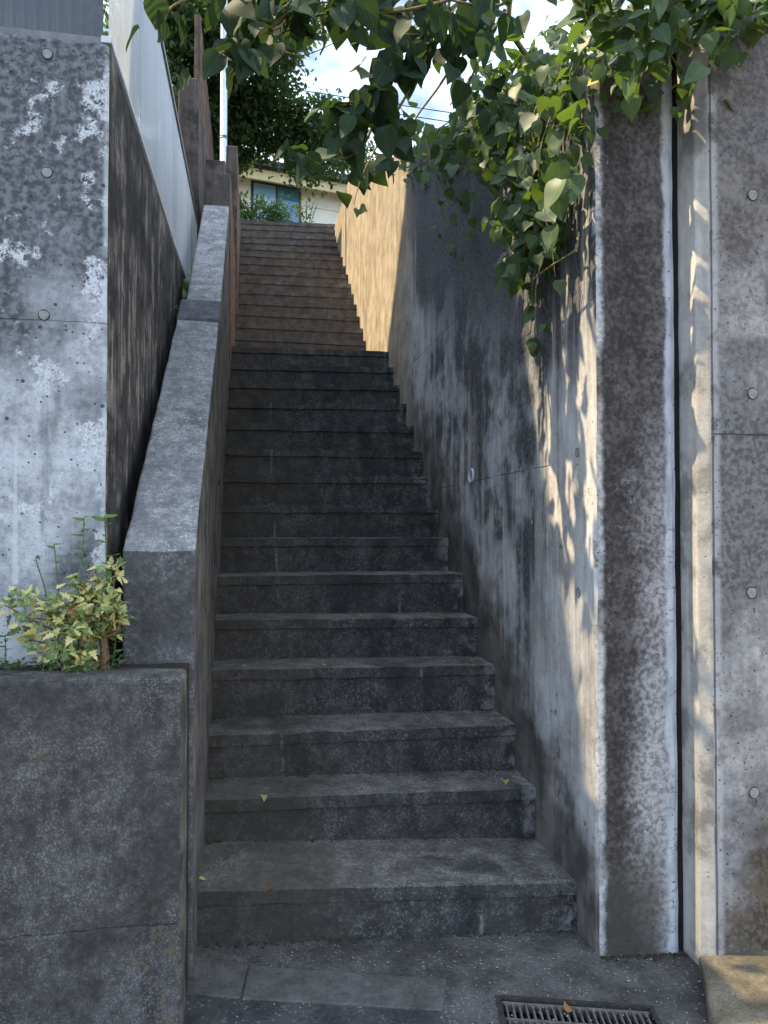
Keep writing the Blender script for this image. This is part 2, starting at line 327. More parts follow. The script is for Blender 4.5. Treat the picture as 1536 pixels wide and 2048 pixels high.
M = {}
M['left_front'] = mat_left_front()
M['left_side'] = mat_streak('streaked_brown_concrete', (.036, .032, .031), (.115, .102, .092), (.38, .335, .27), .75, 1.5)
M['inner'] = mat_streak('streaked_tan_concrete', (.075, .066, .058), (.175, .155, .135), (.28, .25, .21), .3, 5.0)
M['upper_inner'] = mat_streak('streaked_umber_concrete', (.10, .07, .05), (.20, .145, .105), (.30, .22, .15), .25, 8.0)
M['parapet_top'] = mat_speckle('pale_speckled_concrete', (.155, .155, .158), (.35, .352, .36), 130)
M['mortar'] = mat_speckle('dark_mortar_patch', (.075, .078, .084), (.15, .155, .165), 150)
M['parapet_front'] = mat_speckle('dark_speckled_concrete', (.062, .061, .061), (.14, .138, .138), 150)
M['planter'] = mat_speckle('dark_planter_concrete', (.042, .040, .039), (.112, .108, .105), 170, planter_ochre, lambda m: m.mul(line_z(m, .36, .0025, .035), m.ss(m.noise(6, 4), .42, .62), .55))
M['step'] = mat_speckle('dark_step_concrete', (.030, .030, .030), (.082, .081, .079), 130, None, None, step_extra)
M['nosing'] = mat_speckle('worn_highlit_nosing_concrete', (.16, .158, .15), (.29, .285, .275), 110, None, None, None)  # worn front edge, with the light catching it also put into the colour
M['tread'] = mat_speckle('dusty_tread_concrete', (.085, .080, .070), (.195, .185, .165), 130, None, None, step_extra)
M['right_side'] = mat_right_side(); M['pillar'] = mat_pillar(); M['right_front'] = mat_right_front()
M['return'] = mat_streak('pale_return_concrete', (.27, .26, .24), (.44, .425, .40), (.55, .53, .49), .3, 3.0)
M['apron'] = mat_ground('exposed_aggregate_concrete', (.040, .039, .037), (.115, .11, .103), (.42, .41, .39), 62)
M['slab'] = mat_ground('trowelled_slab_concrete', (.062, .060, .056), (.135, .13, .122), (.26, .25, .24), 110)
M['asphalt'] = mat_ground('worn_asphalt', (.028, .028, .029), (.075, .075, .076), (.30, .30, .30), 55)
M['ledge'] = mat_ground('rough_ledge_concrete', (.10, .085, .06), (.24, .20, .14), (.42, .38, .30), 70)
M['soil'] = mat_ground('dark_soil', (.016, .013, .010), (.05, .042, .032), (.10, .09, .07), 60)
M['grass'] = mat_ground('rough_grass_ground', (.03, .045, .015), (.07, .09, .03), (.12, .14, .06), 30)
M['plug'] = simple('mortar_plug', (.25, .25, .245), .85, 0, .2, 60, .3)
M['plug_ring'] = simple('rusty_plug_rim', (.05, .048, .046), .9, 0, .3, 60)
M['pvc'] = simple('blue_grey_pvc', (.50, .55, .58), .4, 0, .12, 30)
M['hole'] = simple('dark_hole', (.012, .012, .013), .9)
M['sealant'] = simple('black_joint_filler', (.012, .012, .014), .8, 0, .3, 30)
M['sheet_side'] = mat_sheet('milky_ribbed_sheet', (.52, .56, .61), .92, .2)
M['sheet_front'] = mat_sheet('dark_ribbed_sheet', (.05, .06, .075), .03, .06)  # street-side sheet, much darker than the one along the stairs
M['alu'] = simple('weathered_aluminium', (.55, .56, .57), .45, .6, .15, 30)
M['dark_rail'] = simple('dark_fence_rail', (.16, .165, .17), .5, .4, .15, 30)
M['zinc'] = simple('galvanised_steel', (.52, .56, .60), .42, .7, .15, 40)
M['iron'] = simple('worn_cast_iron', (.20, .19, .18), .55, .6, .3, 60, .3)
M['iron_dark'] = simple('dark_iron_frame', (.05, .046, .042), .7, .4, .3, 60, .3)
M['brown_wall'] = mat_streak('dark_brown_concrete', (.05, .042, .038), (.11, .092, .082), (.20, .165, .13), .2, 11.0)
M['cedar'] = mat_streak('old_brown_boards', (.09, .06, .045), (.18, .13, .10), (.25, .18, .13), .2, 13.0)
M['bark'] = mat_streak('grey_brown_bark', (.025, .02, .016), (.06, .048, .038), (.09, .075, .06), .2, 15.0)
M['twig'] = simple('twig_bark', (.17, .105, .055), .8, 0, .35, 90, .3)
M['vine_stem'] = simple('vine_stem', (.16, .13, .055), .7, 0, .35, 70, .2)
M['green_stem'] = simple('green_stem', (.09, .15, .045), .6, 0, .25, 70)
M['cream'] = simple('cream_siding', (.80, .77, .66), .7, 0, .06, 4)
M['cream_trim'] = simple('ochre_fascia', (.66, .54, .30), .7, 0, .1, 4)
M['roof'] = simple('dark_slate_roof', (.045, .05, .06), .6, 0, .2, 12)
M['frame'] = simple('bronze_window_frame', (.07, .06, .055), .5, .3, .1, 20)
M['plaster'] = simple('grey_render', (.42, .42, .41), .85, 0, .12, 6)
gm = MB('window_glass'); gm.b.inputs['Metallic'].default_value = 0; M['glass'] = gm.done((.06, .19, .34), .08, .7)
gm = MB('window_curtain_glass'); M['glass_pale'] = gm.done((.26, .45, .58), .12, .7)
M['vine_leaf'] = mat_leaf('vine_leaf', (.022, .048, .022), (.080, .125, .055), (.17, .28, .03), .28, False, (.50, .47, .10), .03)
M['vine_mass'] = mat_leaf('vine_leaf_mass', (.020, .046, .022), (.075, .120, .050), (.17, .28, .03), .28, True)
M['branch_leaf'] = mat_leaf('branch_leaf', (.018, .036, .024), (.040, .068, .036), (.08, .15, .02), .22, rough=.62, spec=.14)
M['tree_leaf'] = mat_leaf('tree_leaf', (.020, .040, .020), (.065, .105, .042), (.16, .27, .045), .34, True)
M['shrub_leaf'] = mat_leaf('street_shrub_leaf', (.04, .085, .04), (.10, .17, .06), (.22, .40, .06), .35, True)
M['weed_leaf'] = mat_leaf('weed_leaf', (.055, .12, .03), (.13, .23, .05), (.25, .45, .06), .35)
M['osmanthus'] = mat_variegated('variegated_leaf')
M['dead_leaf'] = mat_leaf('fallen_leaf', (.34, .33, .10), (.50, .46, .16), (.3, .3, .06), .2)
M['brown_leaf'] = mat_leaf('brown_fallen_leaf', (.13, .06, .025), (.26, .12, .05), (.2, .1, .03), .15)

# ------------------------------------------------------------------ object helpers
def link(o, parent=None):
    COL.objects.link(o)
    if parent is not None: o.parent = parent
    return o
def tag(o, label=None, cat=None, group=None, kind=None):
    for k, v in (('label', label), ('category', cat), ('group', group), ('kind', kind)):
        if v: o[k] = v
    return o
def thing(name, label, cat, loc=(0, 0, 0), group=None):
    o = bpy.data.objects.new(name, None); link(o); o.location = loc; o.empty_display_size = .1
    return tag(o, label, cat, group)
def to_mesh(name, bm, mats, smooth=False):
    me = bpy.data.meshes.new(name); bm.normal_update(); bm.to_mesh(me); bm.free()
    for m in (mats if isinstance(mats, (list, tuple)) else [mats]): me.materials.append(m)
    if smooth:
        for p in me.polygons: p.use_smooth = True
    return me
def obj(name, bm, mats, parent=None, smooth=False):
    """bm is in world coordinates; a child keeps its world place."""
    if parent is not None:
        off = parent.location.copy(); q = parent.parent
        while q is not None: off += q.location; q = q.parent
        bmesh.ops.translate(bm, verts=bm.verts, vec=-off)
    return link(bpy.data.objects.new(name, to_mesh(name, bm, mats, smooth)), parent)
def pydata(name, vs_, fs, mat, parent=None, smooth=False):
    me = bpy.data.meshes.new(name); me.from_pydata(vs_, [], fs); me.update(); me.materials.append(mat)
    if smooth: me.polygons.foreach_set('use_smooth', [True] * len(me.polygons))
    o = bpy.data.objects.new(name, me)
    if parent is not None: me.transform(Matrix.Translation(-parent.location))
    return link(o, parent)
def bm_box(x0, x1, y0, y1, z0, z1, bm=None):
    bm = bm or bmesh.new()
    v = [bm.verts.new(p) for p in ((x0, y0, z0), (x1, y0, z0), (x1, y1, z0), (x0, y1, z0), (x0, y0, z1), (x1, y0, z1), (x1, y1, z1), (x0, y1, z1))]
    for f in ((0, 3, 2, 1), (4, 5, 6, 7), (0, 1, 5, 4), (1, 2, 6, 5), (2, 3, 7, 6), (3, 0, 4, 7)): bm.faces.new([v[i] for i in f])
    return bm
def bm_prism(profile, lo, hi, axis='X', bm=None):
    """extrude a closed profile: axis X takes (y,z), axis Y takes (x,z), axis Z takes (x,y)"""
    bm = bm or bmesh.new()
    def P(p, t): return {'X': (t, p[0], p[1]), 'Y': (p[0], t, p[1]), 'Z': (p[0], p[1], t)}[axis]
    a = [bm.verts.new(P(p, lo)) for p in profile]; b = [bm.verts.new(P(p, hi)) for p in profile]; n = len(profile)
    bm.faces.new(a); bm.faces.new(b[::-1])
    for i in range(n): bm.faces.new((a[i], b[i], b[(i + 1) % n], a[(i + 1) % n]))
    bmesh.ops.recalc_face_normals(bm, faces=bm.faces); return bm
def bevel(bm, off=.01, seg=2, sel=None):
    es = [e for e in bm.edges if len(e.link_faces) == 2 and e.calc_face_angle() > .35 and (sel is None or sel(e))]
    bmesh.ops.bevel(bm, geom=es, offset=off, segments=seg, profile=.5, affect='EDGES', clamp_overlap=True); return bm
def rough(bm, cells=(.08, .08, .08), amp=.003, freq=9.0, seed=0.0):
    """cut the solid into small faces and wear it: no edge stays ruler-straight"""
    for ax in range(3):
        c = cells[ax]
        if not c: continue
        lo = min(v.co[ax] for v in bm.verts); hi = max(v.co[ax] for v in bm.verts); n = int((hi - lo) / c)
        nrm = [0, 0, 0]; nrm[ax] = 1
        for i in range(1, n):
            p = [0, 0, 0]; p[ax] = lo + (hi - lo) * i / n
            bmesh.ops.bisect_plane(bm, geom=bm.verts[:] + bm.edges[:] + bm.faces[:], plane_co=p, plane_no=nrm, dist=1e-5)
    o = Vector((seed, seed * .7, -seed))
    for v in bm.verts:
        w = mnoise.noise_vector(v.co * freq + o) * amp + mnoise.noise_vector(v.co * freq * 4 + o) * amp * .6
        v.co += w
    return bm
def by_normal(bm, f):
    bm.normal_update()
    for fc in bm.faces: fc.material_index = f(fc.normal, fc.calc_center_median())
    return bm
def bm_tube(pts, rad, n=6, bm=None, cap=True):
    bm = bm or bmesh.new(); rings = []
    pts = [Vector(p) for p in pts]; N = len(pts)
    rad = rad if isinstance(rad, (list, tuple)) else [rad] * N
    up = Vector((.13, .31, 1)).normalized()
    for i, p in enumerate(pts):
        d = (pts[min(i + 1, N - 1)] - pts[max(i - 1, 0)]).normalized()
        a = d.cross(up)
        if a.length < .05: a = d.cross(Vector((1, 0, 0)))
        a.normalize(); b = d.cross(a)
        rings.append([bm.verts.new(p + (a * math.cos(2 * math.pi * k / n) + b * math.sin(2 * math.pi * k / n)) * rad[i]) for k in range(n)])
    for i in range(N - 1):
        for k in range(n): bm.faces.new((rings[i][k], rings[i][(k + 1) % n], rings[i + 1][(k + 1) % n], rings[i + 1][k]))
    if cap: bm.faces.new(rings[0]); bm.faces.new(rings[-1][::-1])
    return bm
def smooth_path(pts, k=6):
    pts = [Vector(p) for p in pts]; out = []
    for i in range(len(pts) - 1):
        p0, p1, p2, p3 = pts[max(i - 1, 0)], pts[i], pts[i + 1], pts[min(i + 2, len(pts) - 1)]
        for j in range(k):
            t = j / k; out.append(.5 * ((2 * p1) + (p2 - p0) * t + (2 * p0 - 5 * p1 + 4 * p2 - p3) * t * t + (3 * p1 - p0 - 3 * p2 + p3) * t ** 3))
    return out + [pts[-1]]

# ------------------------------------------------------------------ the ground
def gz(x, y=0): return .055 * (1.1 - x)
GA, GB = atZ(1000, 2003, .015), atZ(1299, 2019, .0)                 # the gully's far edge
gd = Vector((GB.x - GA.x, GB.y - GA.y, 0)).normalized(); gp = Vector((gd.y, -gd.x, 0)); GL = (GB - GA).length; GWD = .27
hole = [GA, GA + gd * GL, GA + gd * GL + gp * GWD, GA + gp * GWD]
bm = bmesh.new()
outer = [(-60, 2.6), (60, 2.6), (60, -70), (-60, -70)]
ov = [bm.verts.new((x, y, gz(x))) for x, y in outer]; hv = [bm.verts.new((p.x, p.y, gz(p.x))) for p in hole]
for i in range(4): bm.faces.new((ov[i], ov[(i + 1) % 4], hv[(i + 1) % 4], hv[i]))
bmesh.ops.recalc_face_normals(bm, faces=bm.faces)
if bm.faces[0].normal.z < 0: bmesh.ops.reverse_faces(bm, faces=bm.faces)
ground = obj('ground', bm, M['apron']); tag(ground, kind='structure')
bm = bmesh.new(); dv = [bm.verts.new((p.x, p.y, gz(p.x) - .35)) for p in hole]; tv = [bm.verts.new((p.x, p.y, gz(p.x) - .001)) for p in hole]
bm.faces.new(dv)
for i in range(4): bm.faces.new((tv[i], dv[i], dv[(i + 1) % 4], tv[(i + 1) % 4]))
obj('gully_pit', bm, M['soil'], ground)
def sheet(name, pts, mat, lift, parent, thick=.0):
    bm = bmesh.new(); v = [bm.verts.new((x, y, gz(x) + lift)) for x, y in pts]; f = bm.faces.new(v); bm.normal_update()
    if f.normal.z < 0: bmesh.ops.reverse_faces(bm, faces=[f])
    if thick:
        r = bmesh.ops.extrude_face_region(bm, geom=[f]); bmesh.ops.translate(bm, verts=[e for e in r['geom'] if isinstance(e, bmesh.types.BMVert)], vec=(0, 0, thick))
        bmesh.ops.recalc_face_normals(bm, faces=bm.faces); bevel(bm, .004, 2); rough(bm, (.05, .05, 0), .0015, 12, lift)
    return obj(name, bm, mat, parent)
def q(u, v):
    p = atZ(u, v, .05)
    for _ in range(4): p = atZ(u, v, gz(p.x) + .008)
    return p.x, p.y
# worn asphalt of the road, then the row of gutter slabs along its edge
road_edge = [q(330, 1984), q(520, 1999), q(700, 2013), q(884, 2022), q(905, 2050)]
tag(sheet('road', [(-7, road_edge[0][1] + .25)] + road_edge + [(.2, .6), (.2, -14), (-7, -14)], M['asphalt'], .004, None), kind='structure')
for k, pts in enumerate(([(383, 1908), (496, 1928), (480, 1994), (368, 1986)], [(499, 1929), (893, 1957), (886, 2019), (483, 1996)])):
    sheet('gutter_slab', [q(*p) for p in pts], M['slab'], -.03, ground, .038 if k else .036)
# raised pavement in front of the right-hand wall
lp = [(1.385, 2.16), (1.32, 2.03), (1.245, 1.89), (1.18, 1.6), (1.14, 1.1), (1.14, -8), (9, -8), (9, 2.16)]
bm = bm_prism(lp, -.6, .035, 'Z'); bevel(bm, .012, 2, lambda e: all(v.co.z > 0 for v in e.verts))
bmesh.ops.bisect_plane(bm, geom=bm.verts[:] + bm.edges[:] + bm.faces[:], plane_co=(2.4, 0, 0), plane_no=(1, 0, 0)); bmesh.ops.bisect_plane(bm, geom=bm.verts[:] + bm.edges[:] + bm.faces[:], plane_co=(0, 1.2, 0), plane_no=(0, 1, 0))
for i in range(16):
    bmesh.ops.bisect_plane(bm, geom=bm.verts[:] + bm.edges[:] + bm.faces[:], plane_co=(0, 1.25 + .055 * i, 0), plane_no=(0, 1, 0))
for v in bm.verts: v.co += mnoise.noise_vector(v.co * 11) * .006
tag(obj('raised_pavement', bm, M['ledge']), kind='structure')

# gully grate
gr = thing('drain_grate', 'rusty iron slotted drain grate set into the ground before the stairs', 'drain grate', (GA.x, GA.y, gz(GA.x)))
def gbox(name, a0, a1, b0, b1, z0, z1, mat):
    bm = bm_box(a0, a1, b0, b1, z0, z1); bevel(bm, .0015, 1)
    for v in bm.verts:
        p = GA + gd * v.co.x + gp * v.co.y; v.co = Vector((p.x, p.y, gz(p.x) + v.co.z))
    bmesh.ops.recalc_face_normals(bm, faces=bm.faces); return obj(name, bm, mat, gr)
for a in ((-.012, GL + .012, -.012, .002), (-.012, GL + .012, GWD - .002, GWD + .012), (-.012, .002, .003, GWD - .003), (GL - .002, GL + .012, .003, GWD - .003)): gbox('frame_rail', *a, -.03, .006, M['iron_dark'])
for b in (.010, .082, .154, .226): gbox('long_bar', .004, GL - .004, b, b + .007, -.024, .001, M['iron'])
nb = 22
for i in range(nb):
    a = .012 + (GL - .03) * i / (nb - 1); gbox('cross_bar', a, a + .0055, .0105, GWD - .03, -.02, -.001, M['iron'])

# ------------------------------------------------------------------ the stairs
XL0, XR0 = -.19, 1.13
LOW = [(2.422, .160, .236), (2.792, .353, .388), (3.019, .540, .556), (3.285, .741, .761), (3.541, .926, .944), (3.793, 1.126, 1.127), (4.093, 1.310, 1.310), (4.319, 1.499, 1.495),
       (4.532, 1.685, 1.679), (4.737, 1.861, 1.858), (4.992, 2.058, 2.051), (5.241, 2.252, 2.233), (5.477, 2.433, 2.416), (5.714, 2.614, 2.597), (5.927, 2.789, 2.776)]
UP = [(6.95, 2.985, 2.985), (7.18, 3.182, 3.186), (7.345, 3.347, 3.347), (7.57, 3.53, 3.533), (7.794, 3.717, 3.709), (8.028, 3.903, 3.891), (8.229, 4.079, 4.072), (8.49, 4.27, 4.259), (8.757, 4.467, 4.46),
      (9.007, 4.657, 4.638), (9.265, 4.832, 4.819), (9.533, 5.024, 4.994), (9.722, 5.184, 5.144), (9.883, 5.340, 5.305), (10.087, 5.495, 5.461)]
stairs = thing('concrete_staircase', 'long narrow flight of dark weathered concrete steps climbing between the walls', 'staircase', (.47, 2.42, .0))
ALL = LOW + UP
for i, (y, zr, zl) in enumerate(ALL):
    zm = (zr + zl) / 2; sl = (zr - zl) / 1.27
    ynext = ALL[i + 1][0] if i + 1 < len(ALL) else y + .5
    zp = (ALL[i - 1][1] + ALL[i - 1][2]) / 2 if i else -.15
    def tilt(bm):
        for v in bm.verts: v.co.z += sl * (v.co.x - .47)
    nose = .045 if i < 15 else .05; hang = .010 if i else .004
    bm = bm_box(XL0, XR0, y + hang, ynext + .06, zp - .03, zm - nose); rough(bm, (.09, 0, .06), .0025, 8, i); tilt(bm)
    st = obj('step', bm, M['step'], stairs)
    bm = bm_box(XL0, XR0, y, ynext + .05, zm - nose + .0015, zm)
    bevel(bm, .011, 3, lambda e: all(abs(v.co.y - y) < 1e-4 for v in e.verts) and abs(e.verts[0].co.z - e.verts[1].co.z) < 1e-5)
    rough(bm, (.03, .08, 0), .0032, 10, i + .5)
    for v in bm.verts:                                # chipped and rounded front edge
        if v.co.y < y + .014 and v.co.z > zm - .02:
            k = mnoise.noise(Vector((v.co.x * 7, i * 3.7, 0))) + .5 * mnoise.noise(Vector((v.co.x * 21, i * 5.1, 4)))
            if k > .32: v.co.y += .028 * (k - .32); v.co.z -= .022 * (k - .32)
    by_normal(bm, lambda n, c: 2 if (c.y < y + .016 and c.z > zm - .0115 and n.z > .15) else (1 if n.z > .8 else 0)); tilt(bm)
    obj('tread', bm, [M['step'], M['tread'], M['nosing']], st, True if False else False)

# ------------------------------------------------------------------ left side: planter wall, parapet, retaining wall
PW = thing('planter_wall', 'low dark speckled concrete wall left of the first steps, shrub on top', 'wall', (-1.2, 2.0, .1))
bm = bm_prism([(-3.2, -.2), (-.166, -.2), (-.166, .985), (-3.2, 1.05)], 2.0, 2.13, 'Y'); bevel(bm, .016, 3); rough(bm, (.07, .06, .07), .0035, 8, 2.0)
obj('front_wall', by_normal(bm, lambda n, c: 1 if n.x > .7 else 0), [M['planter'], M['inner']], PW)
bm = bm_box(-3.2, -.172, 2.125, 2.30, -.2, .985)
for v in bm.verts:
    if v.co.z > .5: v.co.z = .975 - .02 * (v.co.x + .17)
rough(bm, (.05, .04, 0), .006, 14, 1.0); obj('soil', bm, M['soil'], PW)

para = thing('stair_parapet', 'sloping concrete parapet with pale speckled top left of the steps', 'parapet', (-.26, 2.25, .9))
def para_part(name, prof, x0, x1, mats, seed, bev=.013):
    bm = bm_prism(prof, x0, x1, 'X'); bevel(bm, bev, 3); rough(bm, (.05, .07, .07), .0028, 10, seed)
    by_normal(bm, lambda n, c: 1 if (n.z > .4) else (2 if abs(n.x) > .75 else 0)); return obj(name, bm, mats, para)
para_part('mortar_cap', [(3.815, 1.6), (3.815, 2.412), (4.03, 2.566), (4.075, 2.566), (4.075, 1.6)], -.363, -.1545, [M['mortar'], M['mortar'], M['inner']], 6)
para_part('lower_rail', [(2.25, -.3), (2.25, 1.305), (3.81, 2.396), (3.83, 2.396), (3.83, -.3)], -.360, -.157, [M['parapet_front'], M['parapet_top'], M['inner']], 1)
para_part('upper_rail', [(4.05, 1.0), (4.05, 2.565), (5.50, 3.695), (5.56, 3.695), (5.56, 1.0)], -.337, -.1555, [M['parapet_front'], M['parapet_top'], M['inner']], 2)
para_part('landing_rail', [(5.52, 1.8), (5.52, 3.95), (7.42, 3.95), (7.42, 1.8)], -.282, -.147, [M['brown_wall'], M['brown_wall'], M['upper_inner']], 3)
para_part('landing_block', [(6.0, 1.8), (6.0, 4.27), (7.45, 4.27), (7.45, 1.8)], -.352, -.20, [M['brown_wall'], M['brown_wall'], M['brown_wall']], 4)
para_part('top_rail', [(7.40, 2.4), (7.40, 5.10), (10.2, 5.14), (10.2, 2.4)], -.245, -.132, [M['brown_wall'], M['brown_wall'], M['upper_inner']], 5)

lw = thing('retaining_wall', 'tall grey retaining wall at left with white lime flakes and black stains', 'wall', (-.6, 2.25, 1.0))
bm = bm_prism([(2.25, .7), (2.25, 2.774), (6.3, 3.00), (6.3, .7)], -.75, -.405, 'X'); bevel(bm, .014, 3); rough(bm, (.07, .08, .08), .003, 9, 4)
obj('wall_end', by_normal(bm, lambda n, c: 1 if n.x > .75 else 0), [M['left_front'], M['left_side']], lw)
bm = bm_prism([(-3.2, .7), (-.74, .7), (-.74, 2.774), (-3.2, 2.80)], 2.2525, 2.6, 'Y'); rough(bm, (.2, .2, .2), .002, 8, 3)
obj('wall_face', bm, M['left_front'], lw)
def plug(p, axis, r, parent, mat='plug', ring='plug_ring', proud=.004):
    """form-tie hole stopped with mortar: a disc in a dark rim"""
    ax = Vector(axis); a = ax.cross(Vector((0, 0, 1))).normalized(); b = Vector((0, 0, 1))
    bm = bmesh.new(); n = 18
    ring1 = [bm.verts.new(p + (a * math.cos(t) + b * math.sin(t)) * r * (1 + .05 * math.sin(3 * t)) + ax * (proud - .0015)) for t in [2 * math.pi * k / n for k in range(n)]]
    ring0 = [bm.verts.new(v.co - ax * .012) for v in ring1]; c = bm.verts.new(p + ax * proud * .6)
    for k in range(n): bm.faces.new((ring1[k], ring1[(k + 1) % n], c)); bm.faces.new((ring0[k], ring0[(k + 1) % n], ring1[(k + 1) % n], ring1[k]))
    bmesh.ops.recalc_face_normals(bm, faces=bm.faces); o = obj('form_tie_plug', bm, M[mat], parent)
    bm = bmesh.new(); pts = [p + (a * math.cos(t) + b * math.sin(t)) * r * 1.08 + ax * (proud - .003) for t in [2 * math.pi * k / n for k in range(n + 1)]]
    bm_tube(pts, r * .12, 5, bm, False)
    me = to_mesh('rim', bm, M[ring]); ro = bpy.data.objects.new('rim', me); off = o.parent.location; me.transform(Matrix.Translation(-off)); link(ro, o)
for u, v in ((88, 630), (94, 345), (95, 108), (-110, 620)): plug(at(u, v, 2.25), (0, -1, 0), .0135, lw)

# ribbed sheet fence on the left wall
fen = thing('corrugated_fence', 'white ribbed plastic sheet fence along the top of the left retaining wall', 'fence', (-.41, 2.27, 2.78))
def ribbed(name, p0, p1, z0a, z0b, z1a, z1b, mat, parent, pitch=.032, amp=.0032):
    d = Vector((p1[0] - p0[0], p1[1] - p0[1], 0)); L = d.length; d.normalize(); nn = Vector((d.y, -d.x, 0)); n = int(L / pitch * 8)
    vsx, fs = [], []
    for i in range(n + 1):
        t = i / n; p = Vector((p0[0], p0[1], 0)) + d * L * t + nn * amp * math.sin(2 * math.pi * L * t / pitch)
        vsx += [(p.x, p.y, z0a + (z0b - z0a) * t), (p.x, p.y, z1a + (z1b - z1a) * t)]
    fs = [(2 * i, 2 * i + 2, 2 * i + 3, 2 * i + 1) for i in range(n)]
    return pydata(name, vsx, fs, mat, parent, True)
fb = lambda y: 2.790 + .057 * (y - 2.25); ftp = lambda y: 3.55 + .047 * (y - 2.25)
ys = [2.275, 2.90, 3.52, 4.14, 4.76, 5.38, 5.95]
for a, b in zip(ys, ys[1:]): ribbed('ribbed_sheet', (-.413, a), (-.413, b - .004), fb(a), fb(b), ftp(a), ftp(b), M['sheet_side'], fen)
for zf, h, nm, mt in ((fb, .022, 'bottom_rail', 'alu'), (ftp, .03, 'top_rail', 'dark_rail')):
    bm = bm_prism([(2.262, zf(2.25) - h / 2), (2.262, zf(2.25) + h / 2), (5.97, zf(5.97) + h / 2), (5.97, zf(5.97) - h / 2)], -.432, -.402, 'X'); bevel(bm, .003, 2); obj(nm, bm, M[mt], fen)
for y in (2.9, 4.14, 5.38, 5.945):
    bm = bm_box(-.455, -.425, y - .015, y + .015, fb(y) - .1, ftp(y)); bevel(bm, .003, 1); obj('post', bm, M['dark_rail'], fen)
fen2 = thing('corrugated_fence', 'dark ribbed fence facing the street above the left wall', 'fence', (-1.5, 2.29, 2.78))
for k in range(4):
    x1 = -.43 - k * .68; ribbed('ribbed_sheet', (x1 - .676, 2.29), (x1, 2.29), 2.80, 2.80, 3.5, 3.5, M['sheet_front'], fen2)
bm = bm_box(-3.2, -.434, 2.28, 2.31, 2.785, 2.805); bevel(bm, .003, 1); obj('bottom_rail', bm, M['dark_rail'], fen2)
bm = bm_box(-3.2, -.434, 2.28, 2.31, 3.49, 3.52); bevel(bm, .003, 1); obj('top_rail', bm, M['dark_rail'], fen2)

# walls further up on the left
uw = thing('garden_wall', 'dark brown upright concrete wall end beyond the ribbed fence', 'wall', (-.53, 6.5, 3.0))
bm = bm_prism([(6.5, 1.5), (6.5, 5.20), (9.4, 5.24), (9.4, 1.5)], -.613, -.445, 'X'); bevel(bm, .012, 2); rough(bm, (.08, .15, .15), .003, 8, 6); obj('wall_body', bm, M['brown_wall'], uw)
tw = thing('board_fence', 'tall narrow brown board wall standing behind the dark wall end', 'fence', (-.67, 9.5, 5.0))
for k in range(14):
    y0 = 9.5 + k * .26; bm = bm_box(-.705, -.635 + random.uniform(0, .006), y0, y0 + .252, 4.6, 7.78 + random.uniform(-.01, .01)); bevel(bm, .006, 1); obj('board', bm, M['cedar'], tw)

# terraces and slopes that the walls hold back
def terrain(name, x0, x1, y0, y1, nx, ny, f, mat, skirt=True):
    vsx = [(x0 + (x1 - x0) * i / nx, y0 + (y1 - y0) * j / ny, 0) for j in range(ny + 1) for i in range(nx + 1)]
    vsx = [(x, y, f(x, y) + .05 * mnoise.noise(Vector((x, y, 0)) * 1.3)) for x, y, _ in vsx]
    fs = [(j * (nx + 1) + i, j * (nx + 1) + i + 1, (j + 1) * (nx + 1) + i + 1, (j + 1) * (nx + 1) + i) for j in range(ny) for i in range(nx)]
    return tag(pydata(name, vsx, fs, mat), kind='structure')
terrain('garden_terrace', -16, -.62, 2.5, 6.7, 24, 10, lambda x, y: 2.66, M['soil'])
terrain('upper_terrace', -16, -.24, 6.6, 10.4, 24, 8, lambda x, y: 4.7 if x < -.55 else 3.6, M['grass'])
terrain('hillside', 1.32, 16, 2.5, 10.4, 24, 16, lambda x, y: 2.72 + .40 * min(max(y - 2.4, 0), 6.1) + .05 * max(x - 1.5, 0), M['soil'])
terrain('upper_street', -70, 70, 10.4, 150, 30, 30, lambda x, y: 5.44, M['asphalt'])
bm = bm_box(-.62, 1.4, 10.1, 10.5, 4.8, 5.475); tag(obj('upper_pavement', bm, M['slab']), kind='structure')

# ------------------------------------------------------------------ right side walls
rw = thing('retaining_wall', 'board-marked stair wall at right, black streaks above and pale lime below', 'wall', (1.25, 2.27, 0))
bm = bm_prism([(2.262, -.4), (2.262, 2.90), (8.40, 5.37), (10.35, 5.42), (10.35, -.4)], 1.1, 1.388, 'X'); bevel(bm, .022, 2)
rough(bm, (.06, .10, .09), .003, 9, 9)
obj('wall_body', by_normal(bm, lambda n, c: 1 if (n.y < -.4 and c.y < 2.4) else 0), [M['right_side'], M['pillar']], rw)
bm = bm_box(1.386, 1.405, 2.275, 2.5, -.3, 3.0); obj('joint_filler', bm, M['sealant'], rw)
def pipe(p, r, parent):
    bm = bmesh.new(); n = 20; X = Vector((-1, 0, 0)); prof = [(r, -.01), (r, .010), (r * .86, .010), (r * .84, -.004), (0, -.004)]
    rows = [[bm.verts.new(p + Vector((0, math.cos(2 * math.pi * k / n), math.sin(2 * math.pi * k / n))) * max(rr, 1e-4) + X * d) for k in range(n)] for rr, d in prof]
    for a, b in zip(rows, rows[1:]):
        for k in range(n): bm.faces.new((a[k], a[(k + 1) % n], b[(k + 1) % n], b[k]))
    bmesh.ops.recalc_face_normals(bm, faces=bm.faces); obj('weep_pipe', bm, M['pvc'], parent, True)
pipe(atX(944, 951, 1.1), .037, rw)
for u, v, r in ((1155, 905, .014), (1157, 1185, .014), (829, 718, .018), (1044, 938, .012), (1065, 1045, .010)): plug(atX(u, v, 1.1), (-1, 0, 0), r, rw)

